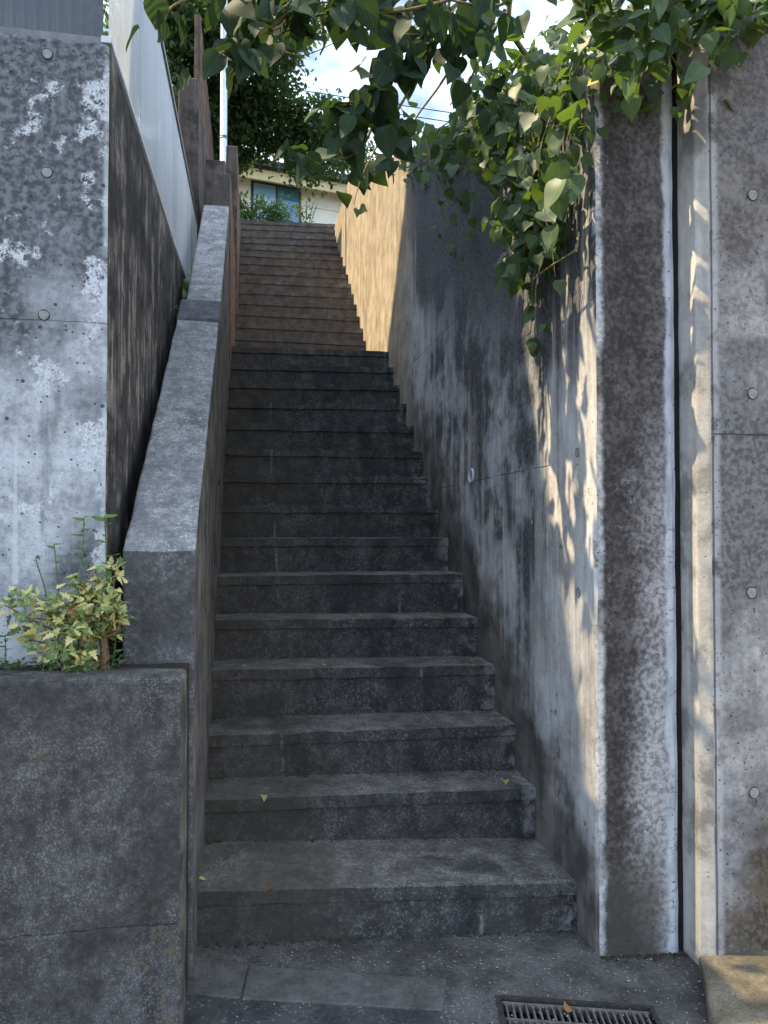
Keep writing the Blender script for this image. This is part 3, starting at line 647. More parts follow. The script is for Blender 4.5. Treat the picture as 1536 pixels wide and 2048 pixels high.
rf = thing('retaining_wall', 'mottled grey street wall at far right beyond the dark vertical joint', 'wall', (2.4, 2.15, 0))
bm = bm_prism([(1.404, 2.6), (1.404, 2.178), (1.436, 2.15), (4.6, 2.15), (4.6, 2.6)], -.3, 3.12, 'Z'); bevel(bm, .006, 2, lambda e: any(v.co.x < 1.5 for v in e.verts)); rough(bm, (.09, .06, .09), .0026, 9, 12)
obj('wall_body', by_normal(bm, lambda n, c: 1 if n.x < -.45 else 0), [M['right_front'], M['return']], rf)
for u, v in ((1505, 390), (1505, 787), (1503, 1185), (1508, 1585)): plug(at(u, v, 2.15), (0, -1, 0), .0165, rf)

# ------------------------------------------------------------------ added unseen house on the left terrace, gable shaped to shade stairs and wall
nh = thing('added_shade_house', 'added unseen grey house on the left terrace, steep roof shaped to shade the stairs', 'house', (-5, 4.9, 2.66))
bm = bm_prism([(3.40, 2.5), (3.40, 7.31), (4.90, 11.51), (6.70, 9.16), (6.70, 2.5)], -8.0, -3.0, 'X'); obj('wall', bm, M['plaster'], nh)
for prof in ([(3.26, 7.03), (4.90, 11.53), (4.90, 11.65), (3.19, 7.03)], [(4.90, 11.53), (6.78, 9.07), (6.88, 9.07), (4.90, 11.65)]):
    bm = bm_prism(prof, -8.2, -2.98, 'X'); obj('roof', bm, M['roof'], nh)
for z in (3.6, 6.6):
    bm = bm_box(-2.995, -2.96, 4.4, 5.5, z, z + 1.1); w = obj('window', bm, M['frame'], nh)
    bm = bm_box(-2.965, -2.95, 4.46, 5.44, z + .06, z + 1.04); me = obj('pane', bm, M['glass'], w)

# ------------------------------------------------------------------ house beyond the top of the stairs
fd = Vector((.98, .2, 0)).normalized(); fn_ = Vector((fd.y, -fd.x, 0)); F0 = Vector((-.3, 17.5, 0))
def on_facade(u, v, out=0.0):
    r = ray(u, v); o = F0 + fn_ * out; t = (o.dot(fn_)) / r.dot(fn_); return r * t + Vector((0, 0, EYE))
def fbox(s0, s1, z0, z1, d0, d1):
    bm = bm_box(s0, s1, d0, d1, z0, z1)
    for v in bm.verts: v.co = F0 + fd * v.co.x + fn_ * v.co.y + Vector((0, 0, v.co.z))
    bmesh.ops.recalc_face_normals(bm, faces=bm.faces); return bm
sof = lambda p: (p - F0).dot(fd)
hs = thing('cream_house', 'cream sided house with dark roof at the top of the stairs', 'house', (.5, 17.6, 5.44))
obj('wall', fbox(-7, 9, 5.3, 9.95, -6, -.03), M['cream'], hs)
wa, wb = on_facade(507, 366), on_facade(597, 435); s0, s1, wz1, wz0 = sof(wa), sof(wb), wa.z, wb.z - .25
zb = 5.4; nbrd = 0
while zb < 9.85:
    h = .455
    for a, b in ((-7, s0 - .06), (s1 + .06, 9)) if (zb + h > wz0 and zb < wz1) else ((-7, 9),):
        obj('siding_board', bevel(fbox(a, b, zb, zb + h - .012, -.03, .0), .004, 1), M['cream'], hs)
    zb += h
wn_ = obj('window', fbox(s0 - .05, s1 + .05, wz0 - .05, wz1 + .05, -.028, .02), M['frame'], hs)
mid = (s0 + s1) / 2
for a, b, mt in ((s0, mid - .02, 'glass_pale'), (mid + .02, s1, 'glass')):
    bm = fbox(a, b, wz0, wz1, .021, .026)
    bmesh.ops.translate(bm, verts=bm.verts, vec=-Vector((.5, 17.6, 5.44))); link(bpy.data.objects.new('pane', to_mesh('pane', bm, M[mt])), wn_)
bm = fbox(s0 - .07, s1 + .07, wz0 - .11, wz0 - .055, -.02, .05); bmesh.ops.translate(bm, verts=bm.verts, vec=-Vector((.5, 17.6, 5.44))); link(bpy.data.objects.new('sill', to_mesh('sill', bm, M['frame'])), wn_)
ez = on_facade(540, 338, .5).z
obj('fascia', fbox(-7.6, 9.6, ez - .26, ez - .02, .40, .46), M['cream_trim'], hs)
obj('soffit', fbox(-7.6, 9.6, ez - .06, ez - .021, -.05, .398), M['cream_trim'], hs)
bm = bmesh.new(); rp = [(-7.8, ez, .62), (9.8, ez, .62), (9.8, ez + 1.9, -3.2), (-7.8, ez + 1.9, -3.2), (9.8, ez, -7.0), (-7.8, ez, -7.0)]
rv = [bm.verts.new(F0 + fd * s + fn_ * d + Vector((0, 0, z))) for s, z, d in rp]; bm.faces.new((rv[0], rv[1], rv[2], rv[3])); bm.faces.new((rv[3], rv[2], rv[4], rv[5]))
r_ = bmesh.ops.extrude_face_region(bm, geom=bm.faces[:]); bmesh.ops.translate(bm, verts=[e for e in r_['geom'] if isinstance(e, bmesh.types.BMVert)], vec=(0, 0, .14)); bmesh.ops.recalc_face_normals(bm, faces=bm.faces)
obj('roof', bm, M['roof'], hs)

# pole and wires
pp = at(447.5, 200, 9.0)
po = thing('steel_pole', 'slim galvanised steel pole rising behind the left parapet', 'pole', (pp.x, 9.0, 3.6))
obj('shaft', bm_tube([(pp.x, 9.0, 3.4), (pp.x, 9.0, 11.0)], [.044, .036], 14), M['zinc'], po, True)
zc = at(447, 275, 9.0).z; obj('clamp_band', bm_tube([(pp.x, 9.0, zc - .012), (pp.x, 9.0, zc + .012)], .048, 14), M['dark_rail'], po, True)
for (u0, v0, u1, v1), lb in (((470, 161, 690, 194), 'upper of two thin overhead wires crossing the bright sky'), ((470, 178, 690, 212), 'lower of two thin overhead wires crossing the bright sky')):
    a, b = at(u0, v0, 26), at(u1, v1, 26); d = b - a
    pts = [a + d * t + Vector((0, 0, .004 * (t - .5) ** 2)) for t in [i * .5 - 6 for i in range(26)]]
    tag(obj('overhead_wire', bm_tube(pts, .017, 5), M['sealant']), lb, 'wire', 'overhead wires')

# ------------------------------------------------------------------ leaves
def leaf_template(L=1.0, wd=.72, fold=.32, droop=.25, teeth=0.0, tip=1.0, heart=.06):
    """a leaf lying along +Y with its stalk at the origin, folded on the midrib and drooping to the tip"""
    ts = [0, .05, .14, .26, .40, .54, .67, .79, .89, .96, 1.0]; K = len(ts) - 1
    hw = [0] + [.52 * (math.sin(math.pi * t ** .62) ** .85) * (1 - .35 * t) * 1.12 for t in ts[1:-1]] + [0]
    vsx, fs, midi, le, ri = [], [], [], [], []
    sk = random.uniform(-.08, .08)
    def z(t): return -droop * t * t
    for k, (t, h) in enumerate(zip(ts, hw)):
        bx = sk * math.sin(math.pi * t); midi.append(len(vsx)); vsx.append((bx, t * L, z(t)))
        if 0 < k < K:
            hh = h * wd * (1 + (teeth if k % 2 else -teeth)); up = hh * fold * (1 - .5 * hh) + .03 * math.sin(9 * t + 20 * sk)
            yy = t * L - (heart * L if k == 1 else 0)
            le.append(len(vsx)); vsx.append((bx - hh, yy, z(t) + up)); ri.append(len(vsx)); vsx.append((bx + hh, yy, z(t) + up + .05 * sk))
    for side in (le, ri):
        fs.append((midi[0], midi[1], side[0]))
        for k in range(K - 2): fs.append((midi[k + 1], midi[k + 2], side[k + 1], side[k]))
        fs.append((midi[K - 1], midi[K], side[K - 2]))
    fs = [f if i < len(fs) // 2 else f[::-1] for i, f in enumerate(fs)]
    return vsx, fs
VINE_T = [leaf_template(1, .78 + .1 * random.random(), .12 + .25 * random.random(), .05 + .3 * random.random()) for _ in range(8)]
HOLLY_T = [leaf_template(1, .50, .35, .2 + .3 * random.random(), .34) for _ in range(4)]
WEED_T = [leaf_template(1, .46, .25, .35 * random.random(), .14) for _ in range(4)]
def leaf_meshes(name, T, mat):
    out = []
    for vsx, fs in T:
        me = bpy.data.meshes.new(name); me.from_pydata(vsx, [], fs); me.update(); me.materials.append(mat); me.polygons.foreach_set('use_smooth', [True] * len(me.polygons)); out.append(me)
    return out
def frame(d, up, roll=0.0):
    """rotation taking the leaf's +Y to d with its face turned towards up"""
    y = d.normalized(); z = (up - y * up.dot(y)); z = z.normalized() if z.length > 1e-3 else y.orthogonal().normalized(); x = y.cross(z)
    m = Matrix((x, y, z)).transposed(); return m @ Matrix.Rotation(roll, 3, 'Y')
def rv3(s=1.0): return Vector((random.gauss(0, s), random.gauss(0, s), random.gauss(0, s)))
def place_leaves(parent, leaves, T, mat, mass_mat, name='leaf', mass='foliage', limit=300, score=None, gaps=False):
    """leaves: (point, rotation 3x3, size). The nearest ones are parts of their own, the rest one mass."""
    leaves = sorted(leaves, key=lambda l: -(l[2] / max(.3, (l[0] - cam_o.location).length)) if score is None else score(l))
    if gaps: leaves = [l for l in leaves if not in_gap(l[0]) and not in_gap(l[0] + l[1] @ Vector((0, l[2] * .7, 0)))]
    meshes = leaf_meshes(name, T, mat); base = parent.location
    for i, (p, m3, s) in enumerate(leaves[:limit]):
        o = bpy.data.objects.new(name, meshes[i % len(meshes)]); link(o, parent)
        o.matrix_local = Matrix.Translation(p - base) @ (m3 @ Matrix.Diagonal((s, s, s))).to_4x4()
    if len(leaves) > limit:
        vsx, fs = [], []
        for i, (p, m3, s) in enumerate(leaves[limit:]):
            tv_, tf = T[i % len(T)]; o = len(vsx)
            vsx += [tuple(m3 @ Vector(v) * s + p) for v in tv_]; fs += [tuple(k + o for k in f) for f in tf]
        tag(pydata(mass, vsx, fs, mass_mat, parent, True), kind='stuff')

# vine over the right walls
vine = thing('climbing_vine', 'green leafy vine spilling over the top of the right walls', 'vine', (1.25, 3.0, 2.9))
wtop = lambda y: 2.90 + .402 * max(y - 2.262, 0)
leaves, stems = [], []
TOC = lambda p: (cam_o.location - p).normalized()
def add_leaf(p, size, hang=.9, spread=.5, face=None, lst=None):
    d = Vector((0, 0, -hang)) + rv3(spread); up = (face or Vector((-.5, -.6, .75))) + rv3(.35)
    (leaves if lst is None else lst).append((p, frame(d, up, random.gauss(0, .3)), size))
# cushion along the coping of the stair wall
for _ in range(1900):
    y = 2.15 + 3.0 * random.random() ** 1.25; t = random.random()
    p = Vector((1.08 + .42 * t - .16 * (1 - t) * random.random(), y, wtop(y) + random.uniform(-.16, .30) - .12 * (1 - t)))
    add_leaf(p, .028 + .062 * random.random() ** 1.5, .45, .6, Vector((-.5, -.5, .9)))
# curtain hanging down the face: strands
def strand(pts, n, size, wid, hang=.9, rad=.003, lst=None, face=None):
    path = smooth_path(pts, 7); stems.append((path, rad))
    for _ in range(n):
        t = random.random() * (len(path) - 1.001); i = int(t); p = path[i].lerp(path[i + 1], t - i) + Vector((random.gauss(0, wid), random.gauss(0, wid), random.gauss(0, wid)))
        if p.x > 1.085 and p.z < wtop(p.y): p.x = 1.085 - random.random() * .05
        add_leaf(p, random.uniform(*size), hang, .45, face, lst)
def hung(y, zlow, n, size=(.028, .078), wid=.05, sway=.05):
    pts = [Vector((1.12, y, wtop(y) + .05))]; k = 5
    for i in range(1, k + 1): pts.append(Vector((1.05 - random.uniform(0, .07), y + random.uniform(-sway, sway), wtop(y) + (zlow - wtop(y)) * i / k)))
    strand(pts, int(n * 1.35), size, wid)
for y, z, n in ((2.36, 2.48, 40), (2.42, 2.22, 30), (2.50, 2.42, 44), (2.58, 2.20, 34), (2.66, 2.36, 40), (2.74, 2.30, 36), (2.82, 2.52, 44), (2.92, 2.84, 30), (3.04, 2.96, 28), (3.18, 3.04, 24), (3.35, 3.16, 24), (3.55, 3.26, 22), (3.8, 3.38, 20), (4.1, 3.5, 18), (2.47, 2.05, 9), (2.70, 2.05, 12), (3.9, 2.85, 14), (3.5, 2.62, 12)): hung(y, z, n)
for u, v, n, sz in ((1040, 400, 22, .10), (1065, 520, 14, .09), (1120, 400, 18, .10), (1000, 340, 14, .10), (1075, 645, 6, .05), (945, 410, 8, .06)):
    c = atX(u, v, 1.03)
    for _ in range(n): add_leaf(c + Vector((random.uniform(-.09, .05), random.gauss(0, .08), random.gauss(0, .07))), sz * random.uniform(.7, 1.15), .8, .4)
# sprays over the street wall
for u0, v0, u1, v1, n in ((1150, 10, 1330, 60, 40), (1190, 60, 1290, 120, 18), (1200, 130, 1262, 160, 7), (1290, 10, 1420, 40, 22), (1390, 10, 1540, 50, 30), (1400, 80, 1490, 92, 10), (1280, 80, 1320, 100, 5), (1150, -60, 1560, 5, 170)):
    for _ in range(n):
        t = random.random(); p = at(u0 + (u1 - u0) * t + random.gauss(0, 12), v0 + (v1 - v0) * t + random.gauss(0, 16), random.uniform(1.93, 2.12)); add_leaf(p, random.uniform(.045, .085), .35, .5, Vector((-.4, -.7, .7)))
for pts in ([(1150, 0), (1230, 60), (1330, 66), (1400, 100), (1450, 86)], [(1330, -20), (1420, 40), (1530, 50)]):
    stems.append((smooth_path([at(u, v, 2.06) for u, v in pts]), .003))
bm = bmesh.new()
for path, r in stems: bm_tube(path, [r * (1.3 - .9 * i / len(path)) for i in range(len(path))], 5, bm)
bm_tube(smooth_path([atX(1155, 470, 1.06), atX(1150, 500, 1.03), atX(1105, 530, 1.0), atX(1062, 562, 1.0)]), .0035, 5, bm)
obj('stem', bm, M['vine_stem'], vine, True)
place_leaves(vine, leaves, VINE_T, M['vine_leaf'], M['vine_mass'], gaps=True)

# big-leaved branch reaching over the stairs
br = thing('overhanging_branch', 'dark large-leaved branches hanging over the stairs from the right, against the sky', 'branch', (1.35, 3.2, 3.1))
stems = []; bl = []
def bstrand(pts, n, size, wid=.06, r=.006): strand([at(u, v, Y) for u, v, Y in pts], n, size, wid, .7, r, bl, Vector((-.2, -.75, .5)))
bstrand([(1020, -60, 3.0), (900, 20, 2.9), (800, 90, 2.8), (740, 180, 2.75), (700, 240, 2.7)], 38, (.086, .146))
bstrand([(800, 90, 2.8), (760, 210, 2.8), (720, 300, 2.75), (660, 320, 2.7), (600, 318, 2.7)], 28, (.077, .129))
bstrand([(900, 20, 2.9), (840, 140, 2.85), (790, 230, 2.8), (750, 300, 2.8), (725, 350, 2.8)], 32, (.077, .129))
bstrand([(940, -20, 2.9), (780, -10, 2.8), (680, 20, 2.7), (600, 40, 2.65), (520, 70, 2.6)], 32, (.077, .138), .07)
bstrand([(900, -60, 2.8), (720, -60, 2.7), (560, -30, 2.6), (470, 40, 2.6), (440, 120, 2.6)], 27, (.077, .120), .06)
bstrand([(980, 0, 2.9), (930, 90, 2.95), (880, 170, 3.0), (830, 240, 3.0), (815, 300, 3.0)], 27, (.069, .112))
bstrand([(1010, 20, 3.0), (970, 90, 3.0), (940, 160, 3.0), (900, 210, 3.1)], 24, (.069, .112))
bstrand([(640, 30, 2.7), (650, 80, 2.7), (640, 110, 2.7)], 8, (.069, .103), .03)
bstrand([(560, -10, 2.5), (440, -20, 2.4), (350, 10, 2.4), (330, 40, 2.4)], 8, (.069, .103), .04)
bstrand([(1060, -40, 2.7), (1000, 10, 2.7), (900, 0, 2.6), (820, -30, 2.6)], 28, (.069, .112), .07)
bstrand([(1000, -30, 2.8), (860, 10, 2.7), (760, 25, 2.65), (660, 5, 2.6), (560, 15, 2.6)], 44, (.06, .12), .06)
bstrand([(960, 40, 2.9), (880, 60, 2.85), (820, 70, 2.8), (760, 60, 2.8)], 30, (.06, .12), .05)
bstrand([(620, 0, 2.6), (560, 40, 2.6), (500, 90, 2.6), (470, 150, 2.6)], 20, (.06, .11), .04)
bstrand([(790, 150, 2.8), (730, 200, 2.75), (670, 205, 2.7)], 12, (.09, .14), .03)
bstrand([(735, 330, 2.8), (715, 380, 2.8), (708, 410, 2.8)], 3, (.030, .052), .015, .002)
bstrand([(850, 270, 3.0), (862, 330, 3.0), (855, 372, 3.0)], 3, (.026, .043), .012, .002)
bstrand([(560, 100, 2.6), (610, 110, 2.65), (680, 80, 2.7)], 3, (.030, .052), .015, .0025)
bm = bmesh.new()
for path, r in stems: bm_tube(path, [r * (1.3 - .9 * i / len(path)) for i in range(len(path))], 5, bm)
bm_tube(smooth_path([(1.6, 3.4, 3.0), (1.35, 3.2, 3.35), (1.1, 3.05, 3.52), at(1020, -60, 3.0), at(900, 20, 2.9)]), [.016] * 8 + [.012] * 8 + [.009] * 9, 7, bm)
obj('stem', bm, M['vine_stem'], br, True)
place_leaves(br, bl, VINE_T, M['branch_leaf'], M['vine_mass'], limit=299, gaps=True)

# ------------------------------------------------------------------ trees beyond the stairs
SKYGAP = [(655, 135, 78, 66), (735, 110, 60, 80), (770, 200, 60, 55)]
def in_sky(p):
    u, v = px(p); return any(((u - a) / ru) ** 2 + ((v - b) / rv_) ** 2 < 1 for a, b, ru, rv_ in SKYGAP)
def tree(name, label, base, height, lobes, n, lsize, mat, trunk_r=.16, group=None, limbs=True, aspect=.55):
    t = thing(name, label, 'tree', base, group); B = Vector(base)
    bm = bmesh.new(); top = B + Vector((0, 0, height)); c0 = B.lerp(top, .45) + Vector((.15, 0, 0))
    bm_tube(smooth_path([B, B.lerp(c0, .5) + Vector((.06, .05, 0)), c0, top]), [trunk_r * (1.1 - .9 * i / 18) for i in range(19)], 9, bm)
    for c, r in lobes:
        C = Vector(c); s = B.lerp(c0, random.uniform(.6, 1.0))
        if r[0] < .62 or in_gap(C) or in_gap(s.lerp(C, .5)): continue
        C = s.lerp(C, .75); bm_tube(smooth_path([s, s.lerp(C, .5) + rv3(.12), C]), [trunk_r * (.45 - .033 * i) for i in range(13)], 6, bm)
        for _ in range(3 if limbs else 0):
            e = C + Vector((random.uniform(-1, 1) * r[0], random.uniform(-1, 1) * r[1], random.uniform(-1, 1) * r[2])) * .45; bm_tube(smooth_path([C.lerp(s, .3), C.lerp(e, .5) + rv3(.08), e], 4), [trunk_r * .16 * (1 - .09 * i) for i in range(9)], 5, bm)
    obj('trunk', bm, M['bark'], t, True)
    vol = [r[0] * r[1] * r[2] for c, r in lobes]; tot = sum(vol); vsx, fs = [], []
    for (c, r), vv in zip(lobes, vol):
        C = Vector(c); k = int(n * vv / tot); ncl = max(4, k // 46)
        for _ in range(ncl):
            d = rv3().normalized(); rr = random.random() ** .38; cc = C + Vector((d.x * r[0], d.y * r[1], d.z * r[2])) * rr
            if in_sky(cc): continue
            cr = random.uniform(.16, .42)
            for _ in range(46):
                q = rv3(.5); p = cc + Vector((q.x, q.y, q.z * .6)) * cr; s = lsize * random.uniform(.6, 1.3); m3 = frame(rv3() + Vector((0, 0, -.6)), Vector((0, 0, 1)) + rv3(.7)); o = len(vsx)
                for v in ((0, 0, 0), (-aspect * .5, .5, .08), (0, 1, -.05), (aspect * .5, .5, .08)): vsx.append(tuple(m3 @ Vector(v) * s + p))
                fs.append((o, o + 1, o + 2, o + 3))
    pydata('crown', vsx, fs, mat, t); return t
def lobe(u, v, Y, ru, rv_, ry): c = at(u, v, Y); k = Y / FPX; return (tuple(c), (ru * k, ry, rv_ * k))
tree('broadleaf_tree', 'tall dark tree behind the fence at upper left', (-1.5, 13.0, 5.4), 6.5,
     [lobe(380, 60, 12.5, 75, 90, 1.2), lobe(455, 110, 12.5, 95, 80, 1.2), lobe(350, 180, 12.5, 60, 90, 1.0), lobe(530, 40, 12.5, 80, 70, 1.1), lobe(430, -60, 12.5, 150, 80, 1.4), lobe(300, 60, 12.7, 80, 120, 1.2), lobe(560, 130, 12.3, 60, 60, .7), lobe(600, 30, 12.4, 70, 40, .8)], 25000, .115, M['tree_leaf'], .2, 'trees at the top of the stairs')
tree('broadleaf_tree', 'spreading dark tree hanging in front of the cream house roof', (-.75, 14.0, 5.4), 4.2,
     [lobe(480, 250, 13.5, 80, 62, 1.0), lobe(560, 230, 13.5, 80, 45, 1.0), lobe(630, 260, 13.5, 62, 42, .9), lobe(600, 300, 13.5, 80, 30, .8), lobe(660, 325, 13.3, 40, 34, .6), lobe(700, 290, 13.6, 45, 50, .7), lobe(420, 240, 13.5, 70, 80, 1.0), lobe(610, 350, 13.2, 34, 14, .4)], 15000, .11, M['tree_leaf'], .15, 'trees at the top of the stairs')
# shrubs on the upper pavement
def bush(name, label, u, v, Y, w, h, n, size, mat, aspect=.3):
    c = at(u, v, Y); base = Vector((c.x, Y, 5.44)); t = thing(name, label, 'shrub', tuple(base), 'shrubs at the top of the stairs'); bm = bmesh.new(); vsx, fs = [], []
    for k in range(9):
        tip = base + Vector((random.uniform(-w, w), random.uniform(-.2, .2), h * random.uniform(.6, 1.05))); path = smooth_path([base + rv3(.03), base.lerp(tip, .5) + Vector((0, 0, .1)), tip], 6)
        bm_tube(path, .006, 4, bm)
        for _ in range(n // 9):
            p = random.choice(path[2:]) + rv3(.045); s = size * random.uniform(.6, 1.3); m3 = frame(rv3(.7) + Vector((0, 0, .1)), Vector((0, 0, 1)) + rv3(.5)); o = len(vsx)
            for q_ in ((0, 0, 0), (-aspect * .5, .45, .05), (0, 1, -.12), (aspect * .5, .45, .05)): vsx.append(tuple(m3 @ Vector(q_) * s + p))
            fs.append((o, o + 1, o + 2, o + 3))
    obj('stem', bm, M['green_stem'], t, True); pydata('foliage', vsx, fs, mat, t)
bush('street_shrub', 'feathery green shrub below the window of the cream house', 530, 420, 11.4, .36, .88, 760, .12, M['shrub_leaf'], .22)
bush('street_shrub', 'low leafy shrub left of the feathery one at the stair top', 495, 430, 11.2, .22, .75, 500, .09, M['shrub_leaf'], .4)
bush('street_shrub', 'sparse thin sprig right of the window at the stair top', 612, 430, 11.0, .16, .75, 90, .075, M['vine_mass'], .55)

# ------------------------------------------------------------------ planting on the low wall
osm = at(195, 1335, 2.16)
ob = thing('variegated_shrub', 'small spiny shrub with yellow variegated leaves on the planter wall', 'shrub', (osm.x, 2.17, .985))
bm = bmesh.new(); B = Vector((osm.x + .012, 2.17, .965)); hl = []
fork = at(205, 1275, 2.17); bm_tube(smooth_path([B, B.lerp(fork, .5) + Vector((.006, 0, 0)), fork]), [.016, .0155, .015, .0145, .014, .0135, .013, .0125, .012, .012, .0115, .011, .011], 8, bm)
tips = [(232, 1130), (215, 1165), (190, 1140), (165, 1165), (140, 1195), (110, 1190), (85, 1215), (60, 1235), (150, 1230), (185, 1215), (220, 1200), (235, 1225), (120, 1240), (95, 1265), (60, 1280), (75, 1305), (110, 1305), (140, 1290), (160, 1265), (185, 1250), (228, 1180), (45, 1195), (25, 1185), (10, 1210), (130, 1320), (90, 1325), (160, 1315), (205, 1235), (175, 1190), (150, 1150), (100, 1290)]
for u, v in tips:
    Y = random.uniform(2.08, 2.22); e = at(u, v, Y); s = fork.lerp(e, .0) if v < 1270 else B.lerp(fork, .4)
    path = smooth_path([s, s.lerp(e, .5) + rv3(.012), e], 5); bm_tube(path, [.0042 - .00028 * i for i in range(11)], 5, bm)
    for _ in range(26):
        p = random.choice(path[4:]) + rv3(.013); d = (e - s).normalized() * .5 + rv3(.6); hl.append((p, frame(d, Vector((-.1, -.5, 1)) + rv3(.4), 0), random.uniform(.020, .040)))
bm_tube(smooth_path([fork, at(235, 1262, 2.16), at(240, 1215, 2.15), at(234, 1180, 2.15)]), .006, 6, bm)
obj('stem', bm, M['twig'], ob, True); place_leaves(ob, hl, HOLLY_T, M['osmanthus'], M['osmanthus'], limit=300)
def sprout(label, pts, nl, size, Y=2.17, droop=0.0):
    pts = [at(u, v, Y) for u, v in pts]; t = thing('weed_sprout', label, 'weed', tuple(pts[0]), 'sprouts on the planter wall'); bm = bmesh.new(); path = smooth_path(pts, 6)
    bm_tube(path, [.0024 - .0012 * i / len(path) for i in range(len(path))], 5, bm); obj('stem', bm, M['green_stem'], t, True); ms = leaf_meshes('leaf', WEED_T, M['weed_leaf'])
    for k in range(nl):
        f = 1 - (k / nl) ** 1.3 * .75; p = path[min(len(path) - 1, int(f * (len(path) - 1)))]; a = k * 2.4 + random.random(); d = Vector((math.cos(a), math.sin(a) * .6, .25 - droop)); o = bpy.data.objects.new('leaf', ms[k % 4]); link(o, t)
        s = size * random.uniform(.7, 1.2); o.matrix_local = Matrix.Translation(p - t.location) @ (frame(d, Vector((0, -.3, 1)) + rv3(.2)) @ Matrix.Diagonal((s, s, s))).to_4x4()
sprout('tall thin sprout in the middle of the planter, drooping leaves at its tip', [(155, 1330), (160, 1200), (166, 1100), (168, 1035)], 12, .034)
sprout('sprout beside the dark gap at the wall corner, bright leaves at top', [(212, 1330), (214, 1200), (212, 1100), (209, 1035)], 9, .040)
sprout('short sprout left of the tall one over the shrub', [(118, 1330), (116, 1230), (114, 1150), (108, 1090)], 8, .030)
sprout('tiny weed at the far left end of the planter', [(10, 1335), (11, 1300), (10, 1272)], 7, .024)
sprout('low weed at the foot of the variegated shrub by the gap', [(222, 1340), (228, 1310), (232, 1275)], 8, .028)
sprout('leafless grey twigs left of the shrub with few leaves', [(100, 1220), (88, 1170), (75, 1130), (72, 1115)], 3, .016)
# loose greenery on the soil
cl = []
for _ in range(260):
    p = at(random.uniform(-60, 240), 1334, random.uniform(2.05, 2.22)); p.z = .985 + random.random() * .03; d = rv3(); d.z = abs(d.z) * .6; cl.append((p, frame(d, Vector((0, -.4, 1)) + rv3(.4)), random.uniform(.008, .022)))
vsx, fs = [], []
for i, (p, m3, s) in enumerate(cl):
    tv_, tf = WEED_T[i % 4]; o = len(vsx); vsx += [tuple(m3 @ Vector(v) * s + p) for v in tv_]; fs += [tuple(k + o for k in f) for f in tf]
tag(pydata('ground_cover', vsx, fs, M['vine_mass'], None, True), 'low green ground cover on the planter soil', 'ground cover', kind='stuff')
# weeds in the gap at the foot of the fence
for k, (u, v, Y) in enumerate(((368, 575, 4.4), (366, 610, 4.1))):
    b = at(u, v, Y); t = thing('gap_weed', ('dark weed at the fence foot by the parapet', 'dark weed lower in the gap behind the parapet')[k], 'weed', tuple(b), 'weeds in the gap'); bm = bmesh.new(); ms = leaf_meshes('leaf', WEED_T, M['weed_leaf'])
    b0 = Vector((-.385, Y, b.z - .12)); bm_tube(smooth_path([b0, b0.lerp(b, .6), b + Vector((0, 0, .06))], 5), .003, 5, bm); obj('stem', bm, M['green_stem'], t, True)
    for j in range(12):
        o = bpy.data.objects.new('leaf', ms[j % 4]); link(o, t); s = random.uniform(.03, .055); o.matrix_local = Matrix.Translation(rv3(.03)) @ (frame(rv3() + Vector((0, 0, .3)), Vector((0, -.4, 1)) + rv3(.3)) @ Matrix.Diagonal((s, s, s))).to_4x4()

# ------------------------------------------------------------------ fallen leaves
FT = [leaf_template(1, .62, .5, .25), leaf_template(1, .7, .2, -.3)]
fmesh = {k: leaf_meshes('fallen_leaf', FT, M[k]) for k in ('dead_leaf', 'brown_leaf')}
def step_z(i, x): y, zr, zl = LOW[i]; return (zr + zl) / 2 + (zr - zl) / 1.27 * (x - .47)
def fallen(u, v, i, size, label, kind='dead_leaf'):
    z = step_z(i, .5) if i >= 0 else .03; p = atZ(u, v, z + .004)
    for _ in range(3): p = atZ(u, v, (step_z(i, p.x) if i >= 0 else gz(p.x)) + .005)
    if i >= 0: p.y = min(max(p.y, LOW[i][0] + .015), LOW[i + 1][0] - .02); p.z = step_z(i, p.x) + .005
    o = bpy.data.objects.new('fallen_leaf', fmesh[kind][random.randrange(2)]); link(o); o.location = p; o.scale = (size,) * 3; o.rotation_euler = (random.uniform(-.1, .2), random.uniform(-.3, .3), random.uniform(0, 6.28))
    tag(o, label, 'leaf', 'fallen leaves')
fallen(528, 1592, 1, .038, 'yellow-green fallen leaf at left on the second step')
fallen(1008, 1560, 1, .050, 'largest yellow fallen leaf, at right on the second step')
fallen(652, 1330, 3, .022, 'small pale leaf near the middle of the fourth step')
fallen(938, 1322, 3, .030, 'pale leaf at the right end of the fourth step')
fallen(484, 1332, 3, .022, 'small pale leaf at the left of the fourth step')
fallen(880, 1222, 4, .034, 'brown curled leaf at the right of the fifth step', 'brown_leaf')
fallen(725, 1230, 4, .020, 'tiny pale leaf in the middle of the fifth step')
fallen(548, 1005, 7, .034, 'pale leaf perched on the edge of the eighth step')
fallen(706, 948, 8, .034, 'pale leaf perched on the edge of the ninth step')
fallen(668, 1072, 6, .028, 'pale leaf perched on the edge of the seventh step')
fallen(872, 1698, 0, .026, 'dark brown leaf at the back of the lowest step', 'brown_leaf')
fallen(545, 1782, 0, .028, 'brown leaf on the front edge of the lowest step', 'brown_leaf')
fallen(456, 1712, 0, .026, 'small leaf at the back left of the lowest step', 'brown_leaf')
fallen(398, 1757, 0, .024, 'yellowish leaf at the left end of the lowest step')
fallen(1140, 2024, -1, .030, 'orange-brown leaf lying on the drain grate', 'brown_leaf')
fallen(672, 1978, -1, .016, 'tiny brown leaf on the gutter slab', 'brown_leaf')

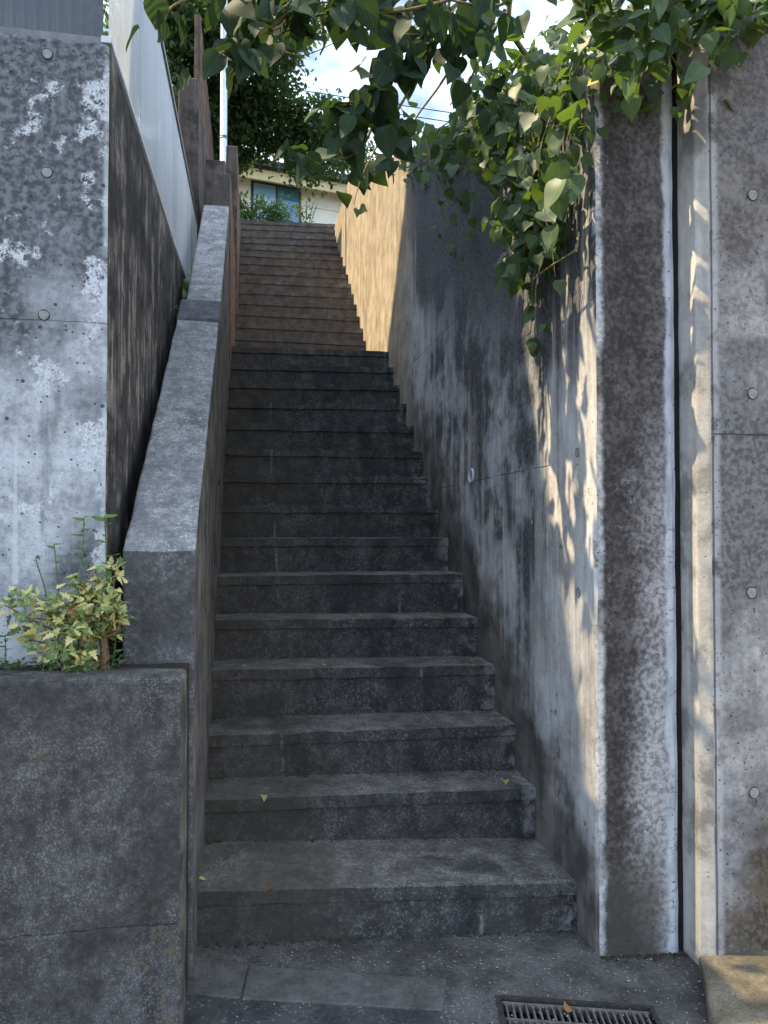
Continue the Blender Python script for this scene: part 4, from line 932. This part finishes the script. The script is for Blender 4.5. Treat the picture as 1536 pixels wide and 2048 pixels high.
# ------------------------------------------------------------------ grit, crumbs and moss
def crumbs(name, label, cat, pts, mat):
    vsx, fs = [], []
    for p, r in pts:
        o = len(vsx); a = random.random() * 6.28
        for k in range(4): vsx.append((p.x + r * math.cos(a + k * 1.57) * random.uniform(.6, 1.2), p.y + r * math.sin(a + k * 1.57) * random.uniform(.6, 1.2), p.z - .0005))
        vsx.append((p.x + random.uniform(-.3, .3) * r, p.y, p.z + r * random.uniform(.5, .9))); fs += [(o, o + 1, o + 4), (o + 1, o + 2, o + 4), (o + 2, o + 3, o + 4), (o + 3, o, o + 4)]
    tag(pydata(name, vsx, fs, mat), label, cat, kind='stuff')
M['grit'] = simple('pale_grit', (.20, .19, .175), .9, 0, .6, 8)
M['moss'] = simple('dark_moss', (.030, .034, .018), .95, 0, .5, 40)
gpts, mpts = [], []
for i in range(9):
    y, zr, zl = LOW[i]; yb = LOW[i + 1][0]
    for _ in range(70):
        x = random.uniform(-.15, 1.08); yy = yb + .008 - abs(random.gauss(0, .05)); yy = max(yy, y + .015); gpts.append((Vector((x, yy, step_z(i, x) + .001)), random.uniform(.0012, .0035)))
    for _ in range(60):
        x = random.choice((-.15 + abs(random.gauss(0, .03)), 1.09 - abs(random.gauss(0, .04)), random.uniform(-.15, 1.08))); yy = yb + .008 - abs(random.gauss(0, .012)); mpts.append((Vector((x, yy, step_z(i, x))), random.uniform(.003, .008)))
for _ in range(900):
    x = random.uniform(-.15, 1.36); yy = random.uniform(1.8, 2.40); gpts.append((Vector((x, yy, gz(x) + .004)), random.uniform(.0012, .004) * (1.6 if random.random() < .06 else 1)))
for _ in range(260):
    x = random.uniform(-.15, 1.1); mpts.append((Vector((x, 2.425 - abs(random.gauss(0, .012)), gz(x))), random.uniform(.003, .008)))
for _ in range(160):
    x = random.uniform(1.1, 1.4); mpts.append((Vector((x, 2.262 - abs(random.gauss(0, .014)), gz(x))), random.uniform(.003, .009)))
crumbs('grit', 'loose pale grit scattered over the steps and the ground', 'grit', gpts, M['grit']); crumbs('moss', 'dark moss in the corners of the steps and wall feet', 'moss', mpts, M['moss'])
